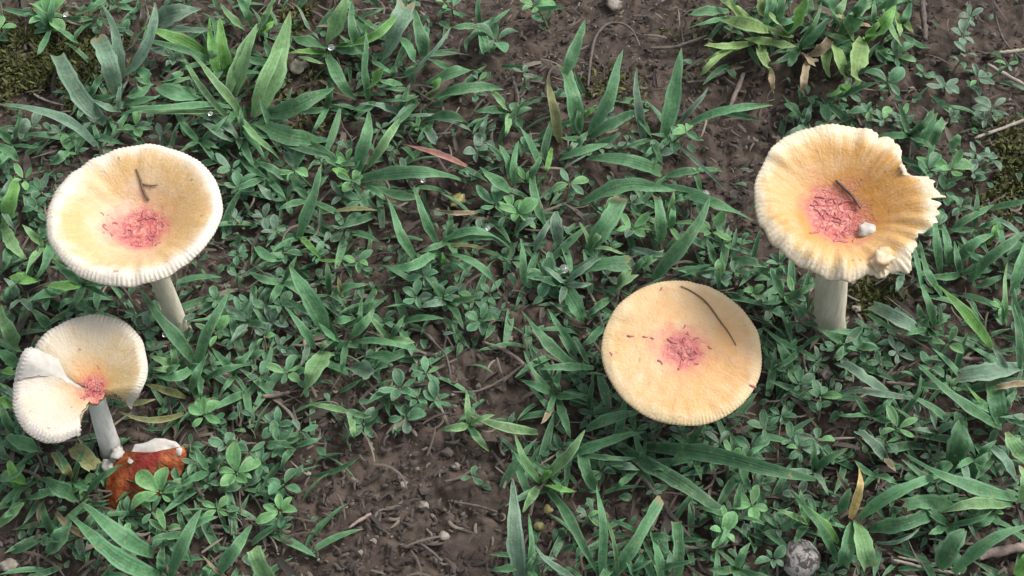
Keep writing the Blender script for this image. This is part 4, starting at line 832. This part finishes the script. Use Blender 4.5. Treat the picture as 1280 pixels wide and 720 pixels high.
# ------------------------------------------------------------------ leafy sprigs
def leaflet_mesh(tone, var):
    rg_ = random.Random(hash((tone, var)) if False else ord(tone) * 13 + var)
    V, F, UV = [], [], []; n = 7; wd = (0.25, 0.28, 0.215)[var]; fold = (0.22, 0.4, 0.1)[var]; cv = (-0.10, -0.16, 0.05)[var]
    for i in range(n + 1):
        t = (0, 0.12, 0.30, 0.50, 0.68, 0.83, 0.94, 1.0)[i]; k = wd * max(0.02, math.sin(math.pi * min(0.998, t ** 1.25))) ** 0.6
        if i == 0: k = 0.015
        if i == n: k = wd * 0.12
        for u in (-1, -0.5, 0, 0.5, 1):
            V.append((t, u * k * (1 + rg_.uniform(-0.04, 0.04)), abs(u) * k * fold + cv * math.sin(math.pi * t * 0.8) * -1 + cv * t * t * 1.4)); UV.append(((u + 1) / 2, t * 0.88))
    for i in range(n):
        for j in range(4):
            a = i * 5 + j; F.append((a, a + 5, a + 6, a + 1))
    me = bpy.data.meshes.new('leaflet'); me.from_pydata(V, [], F)
    me.polygons.foreach_set('use_smooth', [True] * len(F))
    lay = me.uv_layers.new(name='UVMap'); idx = np.empty(len(me.loops), np.int32); me.loops.foreach_get('vertex_index', idx)
    lay.data.foreach_set('uv', np.asarray(UV, np.float32)[idx].ravel()); me.materials.append(SM[tone]); return me
LM = {(t, v): leaflet_mesh(t, v) for t in 'mbsd' for v in range(3)}
M_STALK = plain_mat('sprig_stalk', (0.12, 0.13, 0.065), (0.17, 0.12, 0.085), 400, 0.7, 0.4)
M_STALKG = plain_mat('sprig_stalk_green', (0.10, 0.19, 0.07), (0.07, 0.13, 0.05), 400, 0.7, 0.4)
NSPRIG = [0]
def put_leaf(parent, loc, az, el, L, tone, rng, name='leaflet'):
    o = bpy.data.objects.new(name, LM[(tone, rng.randrange(3))]); S.collection.objects.link(o); o.parent = parent
    d = Vector((math.cos(az) * math.cos(el), math.sin(az) * math.cos(el), math.sin(el)))
    s = Vector((-math.sin(az), math.cos(az), 0)); r = rng.uniform(-0.35, 0.35)
    n = d.cross(s); s2 = s * math.cos(r) + n * math.sin(r); n2 = d.cross(s2)
    m = Matrix((d * L, s2 * L * rng.uniform(0.72, 1.25), n2 * L)).transposed().to_4x4(); m.translation = loc
    o.matrix_local = m
def sprig(px, py, n, lpx, tone, rng, h=None):
    h = h if h is not None else rng.uniform(0.005, 0.013) if tone != 'b' else rng.uniform(0.010, 0.018)
    top = P(px, py, h); s = mpp(top)
    a = rng.uniform(0, 6.28); rt = Vector((top.x + math.cos(a) * h * 0.5, top.y + math.sin(a) * h * 0.5, 0)); rt.z = float(base_z(rt.x, rt.y)) - 0.002
    t = thing('leafy_sprig', rt, 'x', 'sprig', 'leafy sprigs creeping through the grass')
    mid = rt.lerp(top, 0.5) + Vector((rng.uniform(-1, 1), rng.uniform(-1, 1), 0)) * h * 0.15
    pts = []
    for i in range(6):
        q = i / 5; pts.append(((1 - q) ** 2 * rt + 2 * q * (1 - q) * mid + q * q * top) - rt)
    V, F = tube(pts, [0.0007, 0.0006, 0.0006, 0.0005, 0.0005, 0.0004], 5, True, 0.05)
    mesh_obj('stem', V, F, M_STALKG if tone == 'b' else M_STALK, t)
    a0 = rng.uniform(0, 6.28); L = lpx * s * 0.92
    for i in range(n):
        az = a0 + 2 * math.pi * i / n + rng.uniform(-0.45, 0.45); el = rng.uniform(-0.2, 0.75)
        put_leaf(t, top - rt + Vector((math.cos(az), math.sin(az), 0)) * L * 0.10 + Vector((0, 0, rng.uniform(-0.001, 0.001))), az, el, L * rng.uniform(0.6, 1.2) * (1 + 0.12 * math.sin(az)), tone if rng.random() < 0.85 else rng.choice('mbs'), rng)
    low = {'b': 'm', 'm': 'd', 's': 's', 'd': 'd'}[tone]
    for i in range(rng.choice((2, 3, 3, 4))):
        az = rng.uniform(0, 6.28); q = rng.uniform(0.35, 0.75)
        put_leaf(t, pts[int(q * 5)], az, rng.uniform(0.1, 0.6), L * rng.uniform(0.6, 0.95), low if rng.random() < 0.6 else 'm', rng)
    NSPRIG[0] += 1
    desc = {'b': 'bright green leafy sprig', 'm': 'mid green leafy sprig', 's': 'grey-green leafy sprig', 'd': 'dark green leafy sprig'}[tone]
    if lpx >= 24: desc = 'large ' + desc
    elif lpx <= 17: desc = 'small ' + desc
    pend(t, desc, px, py)
SPR = """60 20 6 30 b|0 35 4 24 b|170 160 4 23 b|75 165 4 17 s|200 170 4 16 s|40 158 4 22 s|115 152 4 16 s|22 165 4 18 s|620 50 5 34 m|598 100 4 17 s|566 10 3 24 m|556 4 3 16 b|668 8 5 24 b|655 92 4 14 s|645 145 4 20 m|858 166 4 22 b
1212 22 4 22 s|1203 45 4 20 s|1208 68 3 20 s|1120 70 5 25 m|1110 104 5 26 m|1060 112 4 22 s|1050 122 4 20 m|1000 147 4 24 m|1085 140 6 20 m|1104 150 5 17 s|1036 152 4 19 m|1155 92 4 18 m|1182 108 5 22 s|1222 98 5 24 s|1240 136 5 22 s|1232 150 6 20 s|1128 148 4 18 s|1260 82 3 16 b|1188 145 4 15 s
52 240 5 24 m|30 225 4 22 b|10 205 4 20 m|46 262 4 20 m|300 235 5 22 m|290 212 5 24 m|310 200 4 20 m|368 212 5 30 b|440 226 5 22 b|452 250 4 22 m|428 246 4 20 s|358 250 5 22 m|355 316 6 26 m|330 272 5 20 s|345 290 4 20 s|340 240 5 20 m|430 285 5 24 m|446 328 5 22 b|405 305 4 18 s|395 318 4 18 m|345 348 5 20 s|530 346 6 22 m|596 190 6 20 s|606 178 4 16 s|620 256 5 28 m|632 270 5 22 m|640 260 4 22 b|570 340 4 20 m
648 268 5 26 b|712 230 4 24 m|790 286 6 32 b|748 184 4 18 m|820 192 4 20 m|688 350 6 26 m|688 332 4 20 m|890 288 6 28 b|884 312 5 24 m|906 302 5 22 s|926 300 4 20 m|900 348 5 22 m|918 340 4 20 m
1160 214 6 28 m|1188 212 5 26 b|1180 240 5 26 m|1216 216 4 20 s|1236 200 4 24 m|1170 284 4 20 m|1220 192 4 18 s|1200 258 4 20 m|1150 260 4 20 m
255 520 5 26 b|272 416 5 26 b|290 424 4 22 m|300 390 5 22 m|314 450 5 22 m|200 390 5 22 d|120 388 5 24 m|108 372 4 20 m|60 372 5 22 m|300 404 4 20 m|312 378 5 22 m|188 410 5 20 d|170 395 4 20 d|225 400 4 18 d
358 466 5 26 b|466 462 5 22 m|532 466 5 24 m|500 486 5 28 m|522 498 5 22 m|455 530 6 32 m|506 522 5 30 m|600 400 6 30 m|555 372 4 20 m|576 376 5 20 m|545 360 5 18 m|346 532 6 26 m|592 376 5 20 m|520 372 5 24 m|480 402 4 20 m|340 404 5 20 s|350 382 5 20 m|330 420 5 20 s|612 368 4 24 m|325 470 4 22 m|545 500 5 20 m
200 616 7 38 b|246 578 5 26 m|296 592 7 30 b|226 606 5 22 m|272 636 4 24 b|208 664 5 24 b|260 604 4 20 m|282 558 5 20 m|312 566 5 20 m|238 556 4 18 m|208 574 4 20 d|190 640 4 24 m|350 640 6 32 b|354 606 4 30 m|350 556 6 26 m|590 596 3 16 m|376 540 4 20 m|326 580 5 22 m
1055 430 3 26 b|1185 430 3 28 b|1025 496 5 26 m|990 440 5 20 m|1022 452 4 20 s|1094 430 4 24 m|1075 440 4 20 m|1122 440 5 22 s|1122 536 4 26 b|1000 480 5 20 m|976 520 5 22 m|985 462 4 22 m|1000 402 5 22 m|986 382 5 20 m|992 368 5 22 m|962 388 4 22 m|1165 460 4 22 m|1060 462 4 16 s|1100 455 4 20 d|1140 405 4 20 d|965 350 4 20 m|975 330 5 20 m
940 632 5 24 b|904 666 6 26 b|930 652 4 22 s|940 560 5 24 m|1000 562 6 24 m|1022 552 5 22 m|988 550 4 20 m|972 660 5 22 m|966 700 5 22 m|1108 552 4 20 d|1170 606 4 24 d|752 590 5 22 m|735 645 4 20 s|952 604 4 22 d|915 570 5 22 b|900 555 4 20 m|955 535 4 22 m|1040 570 4 20 m|1215 640 4 22 d|1240 460 4 20 d|1090 410 4 22 d|880 545 5 20 d|700 560 4 20 d"""
rs = random.Random(21); taken = []
for e in SPR.replace('\n', '|').split('|'):
    x, y, n, l, t = e.split(); sprig(int(x), int(y), int(n), int(l), t, rs); taken.append((int(x), int(y)))
def under_cap(x, y): return any((x - cx) ** 2 + ((y - cy) / 0.88) ** 2 < (w + 4) ** 2 for cx, cy, w in CAPS)
for _ in range(6000):
    if NSPRIG[0] >= 290: break
    x, y = rs.uniform(0, 1280), rs.uniform(0, 720)
    d = dens(x, y)
    if rs.random() > d ** 3 or under_cap(x, y): continue
    if min((x - a) ** 2 + (y - b) ** 2 for a, b in taken) < 24 ** 2: continue
    taken.append((x, y)); sprig(x, y, rs.choice((4, 4, 5, 5, 6)), rs.uniform(13, 19), rs.choice('mmmssdb'), rs, rs.uniform(0.003, 0.008))

# small grass seedlings between the traced tufts
sg = []
for _ in range(8000):
    if len(sg) >= 70: break
    x, y = rs.uniform(-5, 1285), rs.uniform(0, 725)
    if rs.random() > dens(x, y) ** 2 or under_cap(x, y): continue
    if sg and min((x - a) ** 2 + (y - b) ** 2 for a, b in sg) < 55 ** 2: continue
    sg.append((x, y)); t = thing('grass_seedling', P(x, y, 0.0), 'x', 'grass seedling', 'small grass seedlings between the tufts')
    a0 = rs.uniform(0, 6.28)
    tone = rs.choice('mmmdls')
    for k in range(rs.choice((3, 4, 4, 5))):
        a = a0 + k * 1.5 + rs.uniform(-0.4, 0.4); ln = rs.uniform(30, 58)
        blade(t, x, y, x + math.cos(a) * ln, y - math.sin(a) * ln * 0.8 - 6, rs.uniform(8, 13), tone if rs.random() < 0.7 else 'd', 'p', rng=rs)
    pend(t, {'m': 'thin mid green grass seedling', 'd': 'thin dark grass seedling', 'l': 'thin pale grass seedling', 's': 'thin grey-green grass seedling'}[tone], x, y)
settle_labels()

# ------------------------------------------------------------------ uncountable cover: small leaves, dry litter, crumbs, moss
def scatter_points(n, power, margin, rng, floor=0.0, inv=False):
    out = []
    while len(out) < n:
        x = rng.uniform(-margin, 1280 + margin, 4000); y = rng.uniform(-margin, 720 + margin * 0.7, 4000); u = rng.random(4000)
        for a, b, c in zip(x, y, u):
            d = dens(a, b); d = (1 - d) if inv else d
            if c < floor + (1 - floor) * d ** power:
                out.append((a, b))
                if len(out) >= n: break
    return np.array(out)
def unproject(A, z):
    d = np.array(FWD)[None] + np.array(RIGHT)[None] * ((A[:, 0:1] - 640) / FPX) + np.array(UP)[None] * ((360 - A[:, 1:2]) / FPX)
    t = (z - CAM.z) / d[:, 2]; p = np.array(CAM)[None] + d * t[:, None]
    p[:, 2] = z + base_z(p[:, 0], p[:, 1]); return p
def instance_mesh(name, tv, tf, pos, az, el, roll, scl, mat, uv=None, attr='leaf_random', wvar=None):
    n = len(pos); tv = np.asarray(tv, float); tf = np.asarray(tf)
    d = np.stack([np.cos(az) * np.cos(el), np.sin(az) * np.cos(el), np.sin(el)], -1)
    s = np.stack([-np.sin(az), np.cos(az), 0 * az], -1); nn = np.cross(d, s)
    s2 = s * np.cos(roll)[:, None] + nn * np.sin(roll)[:, None]; n2 = np.cross(d, s2)
    w = np.ones(n) if wvar is None else wvar
    V = pos[:, None] + (tv[None, :, 0:1] * d[:, None] + tv[None, :, 1:2] * s2[:, None] * w[:, None, None] + tv[None, :, 2:3] * n2[:, None]) * scl[:, None, None]
    F = (tf[None] + (np.arange(n) * len(tv))[:, None, None]).reshape(-1, tf.shape[1])
    r = np.repeat(NR.random(n), len(tv))
    UV = None if uv is None else np.tile(np.asarray(uv), (n, 1))
    return fast_mesh(name, V.reshape(-1, 3), F, mat, {attr: r}, UV)
lt, lf, lu = [], [], []
for i in range(5):
    t = (0, 0.3, 0.62, 0.88, 1.0)[i]; k = (0.03, 0.16, 0.265, 0.22, 0.05)[i]
    for u in (-1, 0, 1): lt.append((t, u * k, abs(u) * k * 0.3 + 0.10 * math.sin(math.pi * t))); lu.append(((u + 1) / 2, t * 0.88))
for i in range(4):
    for j in range(2): a = i * 3 + j; lf.append((a, a + 3, a + 4, a + 1))
n = 3300; A = scatter_points(n, 2.0, 170, NR, 0.004)
z = NR.uniform(0.001, 0.006, n)
cov = instance_mesh('ground_cover_leaves', lt, lf, unproject(A, z), NR.uniform(0, 6.28, n), NR.normal(0.12, 0.35, n), NR.normal(0, 0.45, n), NR.uniform(0.0036, 0.0072, n), M_COVER, lu, wvar=NR.uniform(0.7, 1.25, n))
tag(cov, 'dense low mat of small green leaves covering the soil', 'ground cover', None, 'stuff')
gt, gf, gu = [], [], []
for i in range(6):
    t = i / 5; k = (0.05, 0.075, 0.08, 0.07, 0.045, 0.004)[i]
    for u in (-1, 0, 1): gt.append((t, u * k, abs(u) * k * 0.4 + 0.28 * t - 0.30 * t * t)); gu.append(((u + 1) / 2, t))
for i in range(5):
    for j in range(2): a = i * 3 + j; gf.append((a, a + 3, a + 4, a + 1))
n = 2000; A = scatter_points(n, 1.6, 170, NR, 0.0)
gr = instance_mesh('fine_grass', gt, gf, unproject(A, np.full(n, 0.0005)), NR.uniform(0, 6.28, n), NR.normal(0.25, 0.25, n), NR.normal(0, 0.5, n), NR.uniform(0.009, 0.028, n), M_FINE, gu)
tag(gr, 'fine thin grass shoots scattered through the low leaves', 'grass', None, 'stuff')
# wider turf beyond the frame, thinner
def outside(n, sx, sy):
    X = NR.normal(0, sx, n); Y = NR.normal(0.12, sy, n)
    p = np.stack([X, Y, base_z(X, Y) + 0.002], -1); v = p - np.array(CAM)
    w = v @ np.array(FWD); w = np.where(np.abs(w) < 0.01, 0.01, w)
    u = 640 + FPX * (v @ np.array(RIGHT)) / w; t = 360 - FPX * (v @ np.array(UP)) / w
    return p[~((u > -120) & (u < 1400) & (t > -120) & (t < 800) & (w > 0.05))]
pos = outside(16000, 0.55, 0.5); n = len(pos)
ot = instance_mesh('surrounding_grass', gt, gf, pos, NR.uniform(0, 6.28, n), NR.normal(0.35, 0.3, n), NR.normal(0, 0.5, n), NR.uniform(0.012, 0.036, n), M_FINE, gu, wvar=NR.uniform(0.8, 1.6, n))
pos = outside(14000, 0.45, 0.4); n = len(pos)
oc = instance_mesh('surrounding_leaves', lt, lf, pos + np.array([0, 0, 0.003]), NR.uniform(0, 6.28, n), NR.normal(0.15, 0.35, n), NR.normal(0, 0.45, n), NR.uniform(0.005, 0.011, n), M_COVER, lu, wvar=NR.uniform(0.7, 1.25, n))
tag(oc, 'low small leaves of the lawn around the mushrooms', 'ground cover', None, 'stuff')
tag(ot, 'short grass of the lawn around the mushrooms', 'grass', None, 'stuff')

def fibre_bits(name, A, z, length, width, mat, label, cat, curl=1.0):
    n = len(A); pos = unproject(A, z); az = NR.uniform(0, 6.28, n); k = NR.normal(0, curl, n); el = NR.normal(0.02, 0.16, n)
    seg = 5; Vs = []
    for i in range(seg + 1):
        t = i / seg - 0.5
        a = az + k * t
        c = pos + np.stack([np.cos(az + k * t * 0.5), np.sin(az + k * t * 0.5), el ], -1) * (t * length)[:, None]
        c[:, 2] = pos[:, 2] + (el * t + 0.12 * (0.25 - t * t)) * length
        s = np.stack([-np.sin(a), np.cos(a), 0 * a], -1); w = width * (1.0, 1.25, 1.2, 1.1, 0.9, 0.4)[i]
        Vs += [c - s * w[:, None], c + np.array([0, 0, 1]) * w[:, None] * 0.9, c + s * w[:, None]]
    V = np.stack(Vs, 1); tf = []
    for i in range(seg):
        for j in range(2): a = i * 3 + j; tf.append((a, a + 3, a + 4, a + 1))
    tf = np.array(tf); F = (tf[None] + (np.arange(n) * V.shape[1])[:, None, None]).reshape(-1, 4)
    o = fast_mesh(name, V.reshape(-1, 3), F, mat, {'bit_random': np.repeat(NR.random(n), V.shape[1])})
    return tag(o, label, cat, None, 'stuff')
n = 11000; A = scatter_points(n, 0.6, 120, NR, 0.6, True)
fibre_bits('dry_litter', A, NR.uniform(-0.0012, 0.0022, n), NR.gamma(1.6, 0.0017, n) + 0.0016, NR.uniform(0.00025, 0.0007, n), M_LITTER, 'dry brown plant bits and rootlets littering the soil', 'litter', 1.4)
n = 900; A = scatter_points(n, 1.2, 120, NR, 0.04)
db = instance_mesh('dead_grass_bits', gt, gf, unproject(A, NR.uniform(0.0005, 0.004, n)), NR.uniform(0, 6.28, n), NR.normal(0.03, 0.15, n), NR.normal(0, 0.5, n), NR.uniform(0.006, 0.019, n), M_LITTER, gu, 'bit_random', NR.uniform(0.6, 1.5, n))
tag(db, 'flat dead grey-brown grass bits lying between the plants', 'litter', None, 'stuff')
n = 1500; A = scatter_points(n, 0.9, 120, NR, 0.12)
fibre_bits('dry_stalks', A, NR.uniform(0.001, 0.006, n), NR.gamma(2.5, 0.0035, n) + 0.004, NR.uniform(0.00025, 0.0006, n), M_STRAW, 'thin pale dry stalks tangled between the leaves', 'dry stalks', 0.9)
# crumbs
ico = []; ph = (1 + 5 ** 0.5) / 2
for a in (-1, 1):
    for b in (-ph, ph): ico += [(0, a, b), (a, b, 0), (b, 0, a)]
ico = np.array(ico, float) / math.hypot(1, ph)
tri = [(i, j, k) for i in range(12) for j in range(i + 1, 12) for k in range(j + 1, 12) if max(np.linalg.norm(ico[i] - ico[j]), np.linalg.norm(ico[i] - ico[k]), np.linalg.norm(ico[j] - ico[k])) < 1.2]
tri = [(i, j, k) if np.dot(np.cross(ico[j] - ico[i], ico[k] - ico[i]), ico[i]) > 0 else (i, k, j) for i, j, k in tri]
n = 7000; A = scatter_points(n, 1.0, 120, NR, 0.25, True)
cz = NR.gamma(1.6, 0.00035, n) + 0.0003; pos = unproject(A, -0.0005 + cz * 0.4)
Vc = pos[:, None] + ico[None] * (cz[:, None, None] * NR.uniform(0.45, 1.45, (n, 12, 1))) * np.array([1.15, 0.95, 0.75])
F = (np.array(tri)[None] + (np.arange(n) * 12)[:, None, None]).reshape(-1, 3)
cr = fast_mesh('soil_crumbs', Vc.reshape(-1, 3), F, M_CRUMB, {'bit_random': np.repeat(NR.random(n), 12)})
cr.data.polygons.foreach_set('use_smooth', np.zeros(len(F), bool))
tag(cr, 'loose crumbs of brown earth on the bare soil', 'soil crumbs', None, 'stuff')
# moss
def moss(cx, cy, rx, ry, n):
    A = np.stack([NR.normal(cx, rx, n), NR.normal(cy, ry, n)], -1)
    A = A[(np.abs((A[:, 0] - cx) / rx) < 2) & (np.abs((A[:, 1] - cy) / ry) < 2)]
    keep = vnoise(A[:, 0], A[:, 1], 0.03, 91) > -0.18; return A[keep]
A = np.concatenate([moss(60, 80, 55, 34, 5200), moss(385, 22, 22, 16, 600), moss(1262, 210, 28, 34, 1600), moss(1090, 372, 20, 14, 400), moss(755, 120, 30, 25, 350), moss(385, 110, 26, 30, 500), moss(900, 40, 40, 40, 300)])
n = len(A)
mo = instance_mesh('moss', gt, gf, unproject(A, np.full(n, 0.0008)), NR.uniform(0, 6.28, n), NR.normal(0.5, 0.4, n), NR.normal(0, 0.8, n), NR.uniform(0.0022, 0.0055, n), M_MOSS, gu, 'bit_random', NR.uniform(1.2, 2.6, n))
tag(mo, 'olive green moss patches on the dark soil', 'moss', None, 'stuff')
